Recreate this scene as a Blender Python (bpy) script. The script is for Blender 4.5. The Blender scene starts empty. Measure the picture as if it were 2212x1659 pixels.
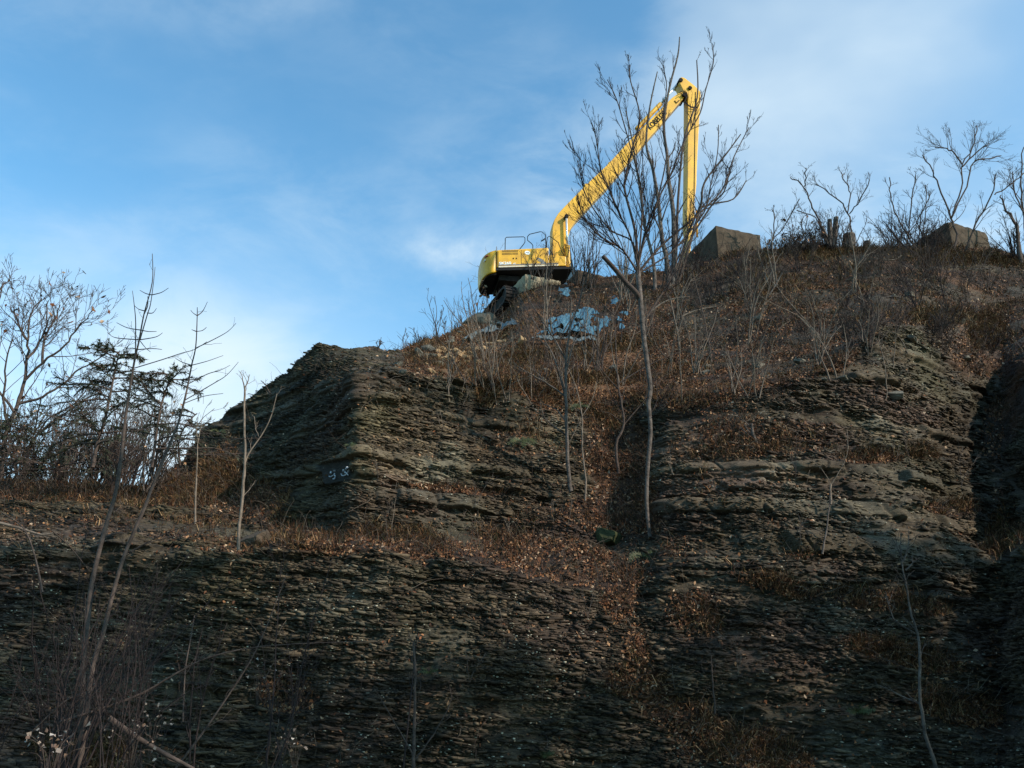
import bpy, math, random
import numpy as np
from mathutils import Vector, Matrix

C = bpy.context.scene
R = math.radians
rng = np.random.default_rng(7)

# ------------------------------------------------------------------ camera
F = 1916.0                     # focal length in pixels of a 2212 x 1659 frame
PITCH = R(20.0)
CAMZ = 1.6
cam = bpy.data.cameras.new("camera")
cam.sensor_width = 36.0
cam.lens = 36.0 * F / 2212.0
cam.clip_start = 0.1
cam.clip_end = 3000
camo = bpy.data.objects.new("camera", cam)
C.collection.objects.link(camo)
camo.location = (0, 0, CAMZ)
camo.rotation_euler = (R(90) + PITCH, 0, 0)
C.camera = camo
cp, sp = math.cos(PITCH), math.sin(PITCH)

def ray(px, py):
    dx = (px - 1106.0) / F; dy = (829.5 - py) / F
    return np.array([dx, cp - sp * dy, sp + cp * dy])

def at(px, py, Y):
    """world point on the sight line of photograph point (px,py) at world depth Y"""
    r = ray(px, py)
    p = r * (Y / r[1])
    p[2] += CAMZ
    return p

def proj(P):
    P = np.asarray(P)
    x = P[..., 0]; y = P[..., 1]; z = P[..., 2] - CAMZ
    d = y * cp + z * sp
    u = -y * sp + z * cp
    return 1106.0 + F * x / d, 829.5 - F * u / d

# ------------------------------------------------------------------ light
SUN_EL = R(33.0)
SUN_AZ = R(61.0)      # to the right of straight behind the camera
sdir = Vector((math.sin(SUN_AZ) * math.cos(SUN_EL), -math.cos(SUN_AZ) * math.cos(SUN_EL), math.sin(SUN_EL)))
sun = bpy.data.lights.new("sun", 'SUN')
sun.energy = 5.0
sun.angle = R(0.5)
sun.color = (1.0, 0.90, 0.76)
suno = bpy.data.objects.new("sun", sun)
C.collection.objects.link(suno)
suno.rotation_euler = (-sdir).to_track_quat('-Z', 'Y').to_euler()
suno.location = (20, -20, 40)

w = bpy.data.worlds.new("World")
C.world = w
w.use_nodes = True
nt = w.node_tree
for n in list(nt.nodes): nt.nodes.remove(n)
def N(t, **kw):
    n = nt.nodes.new(t)
    for k, v in kw.items(): setattr(n, k, v)
    return n
out = N('ShaderNodeOutputWorld'); bg = N('ShaderNodeBackground')
sky = N('ShaderNodeTexSky', sky_type='NISHITA', sun_disc=False)
sky.sun_elevation = SUN_EL
sky.sun_rotation = math.atan2(sdir.x, sdir.y)
sky.altitude = 100; sky.air_density = 1.0; sky.dust_density = 0.6; sky.ozone_density = 1.6
tc = N('ShaderNodeTexCoord')
L = nt.links.new
def Mth(op, a, b=None, c=None, clamp=False):
    n = N('ShaderNodeMath', operation=op, use_clamp=clamp)
    for i, v in enumerate((a, b, c)):
        if v is None: continue
        if isinstance(v, (int, float)): n.inputs[i].default_value = v
        else: L(v, n.inputs[i])
    return n.outputs[0]
def noise(scale, detail, rough, vec, dist=0.0):
    n = N('ShaderNodeTexNoise'); n.inputs['Scale'].default_value = scale
    n.inputs['Detail'].default_value = detail; n.inputs['Roughness'].default_value = rough
    n.inputs['Distortion'].default_value = dist
    L(vec, n.inputs['Vector']); return n.outputs['Fac']
def mapr(v, a, b, c=0.0, d=1.0):
    n = N('ShaderNodeMapRange', interpolation_type='SMOOTHSTEP')
    L(v, n.inputs[0])
    for i, x in enumerate((a, b, c, d)): n.inputs[i + 1].default_value = x
    return n.outputs[0]
def lobe(px, py, inner, outer, stretch=(1, 1, 1)):
    """soft cloud bank centred on a direction of the sky; radii in degrees"""
    r = ray(px, py); r = r / np.linalg.norm(r)
    d = N('ShaderNodeVectorMath', operation='SUBTRACT'); L(tc.outputs['Generated'], d.inputs[0]); d.inputs[1].default_value = tuple(r)
    m = N('ShaderNodeVectorMath', operation='MULTIPLY'); L(d.outputs[0], m.inputs[0]); m.inputs[1].default_value = stretch
    l = N('ShaderNodeVectorMath', operation='LENGTH'); L(m.outputs[0], l.inputs[0])
    return mapr(l.outputs['Value'], R(inner), R(outer), 1.0, 0.0)
mp = N('ShaderNodeMapping'); L(tc.outputs['Generated'], mp.inputs[0]); mp.inputs['Rotation'].default_value = (0.3, 0.5, 0.2); mp.inputs['Scale'].default_value = (1.0, 1.6, 2.2)
n1 = noise(2.2, 4, 0.5, mp.outputs[0], 0.15)
n2 = noise(6.0, 7, 0.6, mp.outputs[0], 0.3)
soft = mapr(n1, 0.25, 0.75)
wisp = mapr(n2, 0.38, 0.68)
base = Mth('MULTIPLY', Mth('MULTIPLY', mapr(n1, 0.35, 0.75), mapr(n2, 0.3, 0.75)), 0.34)
def half(px0, py0, px1, py1, a, b):
    """soft-edged half of the sky right of the great circle through two sky directions"""
    n_ = np.cross(ray(px0, py0), ray(px1, py1)); n_ = n_ / np.linalg.norm(n_)
    d = N('ShaderNodeVectorMath', operation='DOT_PRODUCT'); L(tc.outputs['Generated'], d.inputs[0]); d.inputs[1].default_value = tuple(n_)
    ad = Mth('ADD', d.outputs['Value'], Mth('MULTIPLY_ADD', n2, 0.10, -0.05))
    return mapr(ad, R(a), R(b))
c1 = Mth('MULTIPLY', Mth('MULTIPLY', lobe(1760, 0, 3, 17, (0.7, 1, 1.25)), half(1350, 260, 1415, -60, -0.8, 3.2)), Mth('MULTIPLY_ADD', soft, 0.5, 0.18))
c7 = Mth('MULTIPLY', lobe(1680, 330, 2, 10, (1, 1, 1)), Mth('MULTIPLY_ADD', soft, 0.2, 0.0))
c2 = Mth('MULTIPLY', lobe(300, 980, 3, 21, (0.75, 1, 1.25)), Mth('MULTIPLY_ADD', wisp, 0.35, 0.5))
c3 = Mth('MULTIPLY', lobe(1010, 545, 0, 5.0, (0.8, 1, 2.2)), Mth('MULTIPLY_ADD', wisp, 0.6, 0.2))
c4 = Mth('MULTIPLY', lobe(2000, 480, 0, 11, (0.6, 1, 2.0)), Mth('MULTIPLY_ADD', wisp, 0.4, 0.25))
c5 = Mth('MULTIPLY', lobe(1250, 420, 0, 6.0, (1, 1, 1.0)), Mth('MULTIPLY_ADD', wisp, 0.45, 0.05))
c6 = Mth('MULTIPLY', lobe(430, 890, 0, 10, (1, 1, 1.1)), Mth('MULTIPLY_ADD', wisp, 0.35, 0.75))
tot = base
for c in (c1, c2, c3, c4, c5, c6, c7):
    tot = Mth('SUBTRACT', 1.0, Mth('MULTIPLY', Mth('SUBTRACT', 1.0, tot), Mth('SUBTRACT', 1.0, c)), clamp=True)
tint = N('ShaderNodeMix', data_type='RGBA', blend_type='MULTIPLY'); tint.inputs[0].default_value = 1.0
L(sky.outputs[0], tint.inputs[6]); tint.inputs[7].default_value = (1.0, 1.62, 1.66, 1)
mixc = N('ShaderNodeMix', data_type='RGBA'); L(tot, mixc.inputs[0]); L(tint.outputs[2], mixc.inputs[6])
mixc.inputs[7].default_value = (5.2, 6.1, 6.6, 1)
L(mixc.outputs[2], bg.inputs['Color']); bg.inputs['Strength'].default_value = 0.15
L(bg.outputs[0], out.inputs['Surface'])
C.view_settings.view_transform = 'Standard'
C.view_settings.look = 'None'
C.view_settings.exposure = 0.12
C.view_settings.gamma = 1.0

# ------------------------------------------------------------------ noise helpers
def hsh(a, b=0, c=0, seed=0):
    a = np.asarray(a).astype(np.int64); b = np.asarray(b).astype(np.int64); c = np.asarray(c).astype(np.int64)
    h = (a * 374761393 + b * 668265263 + c * 2147483647 + seed * 1274126177) & 0xFFFFFFFF
    h = ((h ^ (h >> 13)) * 1274126177) & 0xFFFFFFFF
    h = ((h ^ (h >> 16)) * 2246822519) & 0xFFFFFFFF
    return ((h ^ (h >> 15)) & 0xFFFFFF).astype(np.float64) / float(0xFFFFFF)
def vnoise(x, y, z=None, seed=0):
    if z is None: z = np.zeros_like(x)
    xi = np.floor(x); yi = np.floor(y); zi = np.floor(z)
    fx = x - xi; fy = y - yi; fz = z - zi
    fx = fx * fx * (3 - 2 * fx); fy = fy * fy * (3 - 2 * fy); fz = fz * fz * (3 - 2 * fz)
    r = 0
    for i in (0, 1):
        for j in (0, 1):
            for k in (0, 1):
                r = r + hsh(xi + i, yi + j, zi + k, seed) * (fx if i else 1 - fx) * (fy if j else 1 - fy) * (fz if k else 1 - fz)
    return r * 2 - 1
def fbm(x, y, z=None, oct=4, seed=0):
    if z is None: z = np.zeros_like(x)
    r = 0; a = 1.0; t = 0
    for o in range(oct):
        r = r + a * vnoise(x * 2 ** o, y * 2 ** o, z * 2 ** o, seed + o * 17); t += a; a *= 0.5
    return r / t
def sstep(x, a, b):
    t = np.clip((x - a) / (b - a), 0, 1); return t * t * (3 - 2 * t)

# ------------------------------------------------------------------ mesh helpers
def mesh_np(name, V, Fc, mat=None, smooth=False, cols=None):
    """V (n,3); Fc list of arrays (m,k); cols (n,4) optional vertex colours"""
    V = np.asarray(V, dtype=np.float32)
    if not isinstance(Fc, (list, tuple)): Fc = [Fc]
    Fc = [np.asarray(f, dtype=np.int32) for f in Fc if len(f)]
    me = bpy.data.meshes.new(name)
    me.vertices.add(len(V)); me.vertices.foreach_set('co', V.ravel())
    tot = sum(f.size for f in Fc); npoly = sum(len(f) for f in Fc)
    me.loops.add(tot); me.polygons.add(npoly)
    me.loops.foreach_set('vertex_index', np.concatenate([f.ravel() for f in Fc]))
    sizes = np.concatenate([np.full(len(f), f.shape[1], dtype=np.int32) for f in Fc])
    starts = np.concatenate([[0], np.cumsum(sizes)[:-1]]).astype(np.int32)
    me.polygons.foreach_set('loop_start', starts)
    me.polygons.foreach_set('loop_total', sizes)
    if smooth: me.polygons.foreach_set('use_smooth', np.ones(npoly, dtype=bool))
    me.update(calc_edges=True)
    if cols is not None:
        ca = me.color_attributes.new('Col', 'FLOAT_COLOR', 'POINT')
        ca.data.foreach_set('color', np.asarray(cols, dtype=np.float32).ravel())
    if mat: me.materials.append(mat)
    return me

def obj(name, me, parent=None, loc=None):
    o = bpy.data.objects.new(name, me); C.collection.objects.link(o)
    if parent is not None: o.parent = parent
    if loc is not None: o.location = tuple(loc)
    return o
def tag(o, label=None, cat=None, group=None, kind=None):
    if label: o['label'] = label
    if cat: o['category'] = cat
    if group: o['group'] = group
    if kind: o['kind'] = kind
    return o
def empty(name, loc, label, cat, group=None, rz=0.0):
    o = bpy.data.objects.new(name, None); C.collection.objects.link(o)
    o.location = tuple(loc); o.rotation_euler = (0, 0, rz); o.empty_display_size = 0.2
    return tag(o, label, cat, group)

class MB:
    """collects small shapes in local coordinates"""
    def __init__(s): s.v = []; s.f = []
    def poly(s, vs, fs):
        b = len(s.v); s.v += [tuple(v) for v in vs]; s.f += [tuple(b + i for i in f) for f in fs]; return s
    def box(s, x0, x1, y0, y1, z0, z1):
        return s.poly([(x0, y0, z0), (x1, y0, z0), (x1, y1, z0), (x0, y1, z0), (x0, y0, z1), (x1, y0, z1), (x1, y1, z1), (x0, y1, z1)],
                      [(0, 3, 2, 1), (4, 5, 6, 7), (0, 1, 5, 4), (1, 2, 6, 5), (2, 3, 7, 6), (3, 0, 4, 7)])
    def prism(s, pts, a0, a1, axis='y'):
        """pts: outline in (x,z); extruded along y from a0 to a1 (or outline (x,y) along z)"""
        n = len(pts)
        if axis == 'y': vs = [(p[0], a0, p[1]) for p in pts] + [(p[0], a1, p[1]) for p in pts]
        else: vs = [(p[0], p[1], a0) for p in pts] + [(p[0], p[1], a1) for p in pts]
        fs = [tuple(range(n - 1, -1, -1)), tuple(range(n, 2 * n))] + [(i, (i + 1) % n, n + (i + 1) % n, n + i) for i in range(n)]
        return s.poly(vs, fs)
    def tube(s, pts, r, sides=10, caps=True):
        pts = [Vector(p) for p in pts]; n = len(pts)
        rs = r if isinstance(r, (list, tuple)) else [r] * n
        vs = []; prev = None
        for i, p in enumerate(pts):
            t = (pts[min(i + 1, n - 1)] - pts[max(i - 1, 0)]).normalized()
            if prev is None:
                a = t.cross(Vector((0.13, 0.31, 0.94)))
                if a.length < 0.05: a = t.cross(Vector((1, 0, 0)))
            else: a = prev - t * prev.dot(t)
            a.normalize(); prev = a; b = t.cross(a)
            for k in range(sides):
                an = 2 * math.pi * k / sides
                vs.append(p + (a * math.cos(an) + b * math.sin(an)) * rs[i])
        fs = []
        for i in range(n - 1):
            for k in range(sides):
                k2 = (k + 1) % sides
                fs.append((i * sides + k, i * sides + k2, (i + 1) * sides + k2, (i + 1) * sides + k))
        if caps: fs += [tuple(range(sides - 1, -1, -1)), tuple(range((n - 1) * sides, n * sides))]
        return s.poly(vs, fs)
    def build(s, name, mat, parent=None, loc=None, bevel=0.0, smooth=False):
        me = bpy.data.meshes.new(name); me.from_pydata(s.v, [], s.f); me.update()
        import bmesh
        bm = bmesh.new(); bm.from_mesh(me); bmesh.ops.recalc_face_normals(bm, faces=bm.faces[:])
        if bevel > 0:
            es = [e for e in bm.edges if len(e.link_faces) == 2 and e.calc_face_angle(0) > R(28)]
            bmesh.ops.bevel(bm, geom=es, offset=bevel, segments=2, affect='EDGES', profile=0.6)
        bm.to_mesh(me); bm.free()
        if smooth: me.polygons.foreach_set('use_smooth', np.ones(len(me.polygons), dtype=bool))
        if mat: me.materials.append(mat)
        return obj(name, me, parent, loc)

class Tubes:
    """fast many-branch builder; batches of polylines (n,k,3) with radii (n,k)"""
    def __init__(s): s.V = []; s.Fq = []; s.n = 0
    def add(s, P, Rr, sides=5):
        P = np.asarray(P, float); Rr = np.asarray(Rr, float)
        if P.ndim == 2: P = P[None]; Rr = Rr[None]
        n, k, _ = P.shape
        if n == 0: return s
        T = np.gradient(P, axis=1); T /= (np.linalg.norm(T, axis=2, keepdims=True) + 1e-9)
        ref = np.array([0.21, 0.93, 0.29]); A = np.cross(T, ref); A /= (np.linalg.norm(A, axis=2, keepdims=True) + 1e-9)
        B = np.cross(T, A)
        an = np.arange(sides) * 2 * np.pi / sides
        V = P[:, :, None, :] + Rr[:, :, None, None] * (A[:, :, None, :] * np.cos(an)[None, None, :, None] + B[:, :, None, :] * np.sin(an)[None, None, :, None])
        idx = np.arange(n * k * sides).reshape(n, k, sides) + s.n
        a = idx[:, :-1, :]; b = np.roll(idx, -1, axis=2)[:, :-1, :]; c = np.roll(idx, -1, axis=2)[:, 1:, :]; d = idx[:, 1:, :]
        s.Fq.append(np.stack([a, b, c, d], -1).reshape(-1, 4)); s.V.append(V.reshape(-1, 3)); s.n += V.shape[0] * k * sides
        return s
    def build(s, name, mat, parent, origin):
        V = np.concatenate(s.V) - np.asarray(origin)[None]
        me = mesh_np(name, V, [np.concatenate(s.Fq)], mat, smooth=True)
        return obj(name, me, parent)

def grow(r, P0, D0, L0, R0, nseg=6, wob=0.18, trop=0.10, taper=0.35):
    """one generation of branches. returns P (n,k,3) Rr (n,k)"""
    n = len(P0); k = nseg + 1
    P = np.zeros((n, k, 3)); P[:, 0] = P0
    D = D0 / (np.linalg.norm(D0, axis=1, keepdims=True) + 1e-9)
    for i in range(nseg):
        D = D + r.normal(0, wob, (n, 3)) + np.array([0, 0, trop])
        D /= (np.linalg.norm(D, axis=1, keepdims=True) + 1e-9)
        P[:, i + 1] = P[:, i] + D * (L0 / nseg)[:, None]
    t = np.linspace(0, 1, k)[None]
    Rr = R0[:, None] * (1 - (1 - taper) * t)
    return P, Rr

def children(r, P, Rr, Ls, m, tmin=0.25, ang=(0.45, 0.9), ratio=0.6, rr=0.6, flat=0.0, tmax=1.0):
    n, k, _ = P.shape
    idx = np.repeat(np.arange(n), m); t = r.uniform(tmin, tmax, len(idx))
    f = t * (k - 1); i0 = np.minimum(f.astype(int), k - 2); fr = f - i0
    p = P[idx, i0] * (1 - fr)[:, None] + P[idx, i0 + 1] * fr[:, None]
    T = P[idx, i0 + 1] - P[idx, i0]; T /= (np.linalg.norm(T, axis=1, keepdims=True) + 1e-9)
    q = r.normal(0, 1, (len(idx), 3)); q -= T * (q * T).sum(1, keepdims=True); q /= (np.linalg.norm(q, axis=1, keepdims=True) + 1e-9)
    if flat: q[:, 2] *= (1 - flat); q /= (np.linalg.norm(q, axis=1, keepdims=True) + 1e-9)
    a = r.uniform(ang[0], ang[1], len(idx))
    D = T * np.cos(a)[:, None] + q * np.sin(a)[:, None]
    Lc = Ls[idx] * ratio * (1.15 - 0.65 * t) * r.uniform(0.6, 1.25, len(idx))
    rad = (Rr[idx, i0] * (1 - fr) + Rr[idx, i0 + 1] * fr) * rr
    return p, D, Lc, rad

# ------------------------------------------------------------------ materials
def mat_new(name):
    m = bpy.data.materials.new(name); m.use_nodes = True
    t = m.node_tree; b = t.nodes['Principled BSDF']
    return m, t, b
def simple(name, col, rough=0.6, metal=0.0, nscale=8.0, var=0.25, bump=0.0, bscale=40.0, spec=0.4, dirt=None):
    m, t, b = mat_new(name)
    b.inputs['Roughness'].default_value = rough; b.inputs['Metallic'].default_value = metal
    b.inputs['Specular IOR Level'].default_value = spec
    tcn = t.nodes.new('ShaderNodeTexCoord')
    nz = t.nodes.new('ShaderNodeTexNoise'); nz.inputs['Scale'].default_value = nscale; nz.inputs['Detail'].default_value = 6
    t.links.new(tcn.outputs['Object'], nz.inputs['Vector'])
    cr = t.nodes.new('ShaderNodeValToRGB')
    c0 = tuple(c * (1 - var) for c in col); c1 = tuple(min(1, c * (1 + var)) for c in col)
    cr.color_ramp.elements[0].position = 0.3; cr.color_ramp.elements[1].position = 0.7
    cr.color_ramp.elements[0].color = (*(dirt or c0), 1); cr.color_ramp.elements[1].color = (*c1, 1)
    t.links.new(nz.outputs['Fac'], cr.inputs[0]); t.links.new(cr.outputs[0], b.inputs['Base Color'])
    if bump:
        nb = t.nodes.new('ShaderNodeTexNoise'); nb.inputs['Scale'].default_value = bscale; nb.inputs['Detail'].default_value = 5
        t.links.new(tcn.outputs['Object'], nb.inputs['Vector'])
        bp = t.nodes.new('ShaderNodeBump'); bp.inputs['Strength'].default_value = bump; bp.inputs['Distance'].default_value = 0.02
        t.links.new(nb.outputs['Fac'], bp.inputs['Height']); t.links.new(bp.outputs[0], b.inputs['Normal'])
    return m
def attrmat(name, rough=0.85, transl=0.0, nscale=30, var=0.3):
    """base colour from the mesh's own colour attribute, broken by noise"""
    m, t, b = mat_new(name)
    b.inputs['Roughness'].default_value = rough; b.inputs['Specular IOR Level'].default_value = 0.2
    at_ = t.nodes.new('ShaderNodeAttribute'); at_.attribute_name = 'Col'
    tcn = t.nodes.new('ShaderNodeTexCoord')
    nz = t.nodes.new('ShaderNodeTexNoise'); nz.inputs['Scale'].default_value = nscale; nz.inputs['Detail'].default_value = 3
    t.links.new(tcn.outputs['Object'], nz.inputs['Vector'])
    mr = t.nodes.new('ShaderNodeMapRange'); mr.inputs[1].default_value = 0.3; mr.inputs[2].default_value = 0.7
    mr.inputs[3].default_value = 1 - var; mr.inputs[4].default_value = 1 + var
    t.links.new(nz.outputs['Fac'], mr.inputs[0])
    vm = t.nodes.new('ShaderNodeVectorMath'); vm.operation = 'SCALE'
    t.links.new(at_.outputs['Color'], vm.inputs[0]); t.links.new(mr.outputs[0], vm.inputs['Scale'])
    t.links.new(vm.outputs[0], b.inputs['Base Color'])
    return m

M = {}
M['yellow'] = simple('yellow_paint', (0.72, 0.37, 0.010), 0.42, 0, 2.2, 0.12, 0.12, 30, spec=0.45, dirt=(0.50, 0.25, 0.02))
M['yellow2'] = simple('yellow_boom_paint', (0.72, 0.38, 0.016), 0.48, 0, 1.1, 0.12, 0.12, 20, spec=0.4, dirt=(0.56, 0.28, 0.03))
M['black'] = simple('black_plate', (0.012, 0.012, 0.014), 0.8, spec=0.2)
M['steel'] = simple('dark_steel', (0.018, 0.015, 0.014), 0.9, 0.0, 9, 0.4, 0.5, 20, spec=0.15)
M['track'] = simple('track_steel', (0.028, 0.022, 0.02), 0.95, 0.0, 12, 0.5, 0.5, 20)
M['chrome'] = simple('chrome', (0.85, 0.85, 0.85), 0.22, 0.6, 5, 0.03)
M['glass'] = simple('cab_glass', (0.03, 0.05, 0.06), 0.05, 0.0, 2, 0.1, spec=0.8)
M['white'] = simple('white_decal', (0.8, 0.8, 0.78), 0.5, 0, 10, 0.05)
M['cream'] = simple('cream_stripe', (0.6, 0.52, 0.4), 0.5, 0, 10, 0.05)
M['greydecal'] = simple('grey_decal', (0.16, 0.15, 0.14), 0.5, 0, 10, 0.05)
M['red'] = simple('red_decal', (0.45, 0.03, 0.02), 0.5, 0, 10, 0.05)
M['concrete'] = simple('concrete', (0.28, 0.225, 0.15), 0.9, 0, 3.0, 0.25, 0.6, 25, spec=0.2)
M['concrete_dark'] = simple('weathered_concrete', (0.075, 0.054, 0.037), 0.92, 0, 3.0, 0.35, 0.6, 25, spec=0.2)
M['bark'] = simple('bark', (0.075, 0.055, 0.046), 0.9, 0, 14, 0.35, 0.5, 30, spec=0.1)
M['bark_grey'] = simple('grey_bark', (0.10, 0.08, 0.068), 0.9, 0, 7, 0.6, 1.0, 30, spec=0.15)
M['bark_pale'] = simple('pale_bark', (0.17, 0.13, 0.10), 0.9, 0, 9, 0.35, 0.4, 30, spec=0.1)
M['bark_black'] = simple('dark_twig', (0.035, 0.026, 0.025), 0.9, 0, 14, 0.3, spec=0.1)
M['tarp'] = simple('blue_tarpaulin', (0.05, 0.125, 0.17), 0.5, 0, 5, 0.35, 0.4, 12, spec=0.3)
M['tarp_grey'] = simple('grey_tarpaulin', (0.10, 0.12, 0.12), 0.6, 0, 5, 0.35, 0.4, 12, spec=0.3)
M['cutwood'] = simple('sawn_wood', (0.36, 0.26, 0.16), 0.8, 0, 9, 0.2)
M['paint'] = simple('white_spray_paint', (0.42, 0.43, 0.45), 0.8, 0, 25, 0.35)
M['leaf'] = attrmat('dry_leaf', 0.75, nscale=20)
M['grass'] = attrmat('dry_grass', 0.85, nscale=3, var=0.3)
M['fern'] = simple('fern_green', (0.05, 0.058, 0.015), 0.6, 0, 6, 0.3)
M['needle'] = simple('hemlock_needles', (0.028, 0.034, 0.016), 0.7, 0, 6, 0.35)
M['slab'] = simple('tan_stone', (0.34, 0.22, 0.12), 0.9, 0, 4, 0.3, 0.6, 18, spec=0.15)
M['slab_grey'] = simple('grey_stone', (0.13, 0.115, 0.09), 0.9, 0, 4, 0.35, 0.6, 18, spec=0.15)
M['moss_stone'] = simple('mossy_stone', (0.045, 0.048, 0.022), 0.95, 0, 5, 0.4, 0.6, 18, spec=0.1)
# ------------------------------------------------------------------ terrain
# control net: column -> eight (row, depth) stations from cliff foot to skyline
NET = {
 -700: [(1700,11.5),(1430,12.4),(1185,13.8),(1168,14.8),(1130,16),(1100,17.5),(1070,19.5),(1045,22)],
 0:    [(1700,12.3),(1430,13.2),(1185,14.2),(1168,15.0),(1130,16.2),(1100,17.6),(1070,19.5),(1041,22)],
 200:  [(1700,12.5),(1430,13.3),(1190,14.2),(1172,15.1),(1135,16.3),(1108,17.8),(1080,19.5),(1050,22)],
 330:  [(1700,12.6),(1430,13.4),(1190,14.2),(1172,15.1),(1140,16.5),(1115,18),(1088,20),(1056,22.5)],
 390:  [(1700,12.6),(1430,13.4),(1192,14.2),(1172,15.2),(1135,16.8),(1100,18.5),(1060,21),(1003,24)],
 440:  [(1700,12.6),(1430,13.4),(1194,14.2),(1172,15.3),(1135,17),(1088,19.2),(1020,21.8),(928,25)],
 520:  [(1700,12.7),(1430,13.5),(1196,14.2),(1172,15.5),(1140,17),(1062,19.6),(970,22),(874,24.7)],
 590:  [(1700,12.8),(1430,13.5),(1198,14.1),(1172,15.5),(1142,16.7),(1030,19.2),(920,21.6),(828,24.3)],
 630:  [(1700,12.8),(1430,13.5),(1198,14.1),(1172,15.5),(1145,16.6),(1015,18.9),(890,21.2),(793,23.9)],
 665:  [(1700,12.9),(1430,13.5),(1198,14.1),(1172,15.4),(1145,16.4),(1000,18.4),(860,20.6),(757,23.6)],
 690:  [(1700,12.9),(1430,13.5),(1198,14.1),(1172,15.4),(1145,16.2),(990,18.0),(845,20.1),(744,23.3)],
 735:  [(1700,12.9),(1430,13.5),(1198,14.1),(1172,15.3),(1150,15.9),(985,17.0),(830,18.9),(747,23.2)],
 752:  [(1700,12.9),(1430,13.5),(1198,14.1),(1172,15.2),(1155,15.6),(985,16.5),(825,18.3),(749,23.2)],
 772:  [(1700,12.9),(1430,13.5),(1198,14.1),(1172,15.1),(1150,15.5),(985,16.1),(815,17.5),(750,23.3)],
 850:  [(1700,13),(1430,13.5),(1198,14.1),(1172,15.2),(1145,15.8),(985,16.6),(800,18.2),(758,24.8)],
 950:  [(1700,13),(1430,13.5),(1212,14.2),(1182,15.2),(1148,16.0),(985,17.2),(815,19.0),(728,30)],
 1040:  [(1700,13),(1430,13.5),(1226,14.2),(1190,15.2),(1150,16.2),(985,17.7),(825,19.8),(684,42.5)],
 1075:  [(1700,13),(1430,13.5),(1232,14.2),(1196,15.2),(1152,16.3),(985,17.9),(828,20.1),(674,44)],
 1130:  [(1700,13.1),(1430,13.6),(1242,14.2),(1204,15.1),(1156,16.3),(985,18.0),(830,20.3),(622,40.2)],
 1230:  [(1700,13.1),(1430,13.7),(1262,14.3),(1222,15.0),(1165,16.2),(990,18.3),(835,20.8),(612,39.7)],
 1320:  [(1700,13.1),(1430,13.75),(1280,14.5),(1235,15.4),(1172,16.5),(995,18.7),(840,21.2),(597,39.1)],
 1380:  [(1700,13.1),(1430,13.75),(1275,14.7),(1230,15.2),(1165,16.1),(995,18.3),(845,20.8),(590,38.7)],
 1440:  [(1700,13.1),(1430,13.8),(1250,14.5),(1212,14.8),(1155,15.5),(998,17.0),(850,19.0),(584,38.3)],
 1520:  [(1700,13),(1430,13.7),(1240,14.4),(1205,14.6),(1152,15.0),(998,16.5),(850,18.6),(562,37.6)],
 1600:  [(1700,13),(1430,13.6),(1230,14.3),(1200,14.5),(1152,14.8),(990,16.2),(842,18.3),(541,36.9)],
 1700:  [(1700,13),(1430,13.6),(1225,14.3),(1200,14.5),(1152,14.8),(985,16.2),(820,18.3),(534,36.6)],
 1800:  [(1700,12.9),(1430,13.6),(1225,14.3),(1200,14.5),(1152,14.9),(975,16.4),(790,18.6),(532,36.5)],
 1900:  [(1700,12.9),(1430,13.6),(1225,14.4),(1200,14.6),(1152,15.1),(950,16.9),(705,19.8),(532,36.4)],
 2000:  [(1700,12.9),(1430,13.6),(1225,14.6),(1200,14.9),(1152,15.5),(955,17.6),(708,21.0),(535,36.3)],
 2090:  [(1700,12.9),(1430,13.7),(1225,15.0),(1200,15.4),(1155,16.2),(965,18.8),(755,22.3),(535,36.2)],
 2135: [(1700,13.1),(1430,13.9),(1215,15.4),(1190,15.9),(1155,16.9),(970,19.7),(790,23.2),(535,36.1)],
 2165: [(1700,13.1),(1430,13.9),(1215,15.4),(1190,15.9),(1155,16.9),(970,19.7),(790,23.2),(540,36.1)],
 2212: [(1700,12.4),(1430,13.0),(1205,14.4),(1180,15.3),(1150,16.4),(970,18.2),(780,21.0),(556,35.9)],
 2300: [(1700,11.6),(1430,12.0),(1205,13.0),(1175,13.8),(1140,14.8),(960,16.0),(770,18.5),(560,35)],
 2950: [(1700,10.6),(1430,11.0),(1205,12.0),(1175,12.8),(1140,13.8),(960,15.0),(770,17.5),(560,34)],
}
cols_ = sorted(NET)
U = np.concatenate([np.arange(-700, -80, 10.0), np.arange(-80, 2300, 1.65), np.arange(2300, 2951, 10.0)])
nU = len(U)
netv = np.array([[p[0] for p in NET[c]] for c in cols_], float)
nety = np.array([[p[1] for p in NET[c]] for c in cols_], float)
def smooth1(a, k):
    ker = np.hanning(2 * k + 3)[1:-1]; ker /= ker.sum()
    pad = np.pad(a, (k, k), mode='edge'); return np.convolve(pad, ker, mode='valid')
SV = np.stack([np.interp(U, cols_, netv[:, i]) for i in range(8)], 1)
SY = np.stack([smooth1(np.interp(U, cols_, nety[:, i]), 5) for i in range(8)], 1)
SV[:, 2] += 22 * vnoise(U / 90, U * 0, None, 201) + 6 * vnoise(U / 28, U * 0, None, 202)
SV[:, 3] += 9 * vnoise(U / 90, U * 0, None, 201) + 7 * vnoise(U / 45, U * 0, None, 203)
SVs = SV.copy()
for i in range(8): SVs[:, i] = smooth1(SV[:, i], 4)
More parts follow.
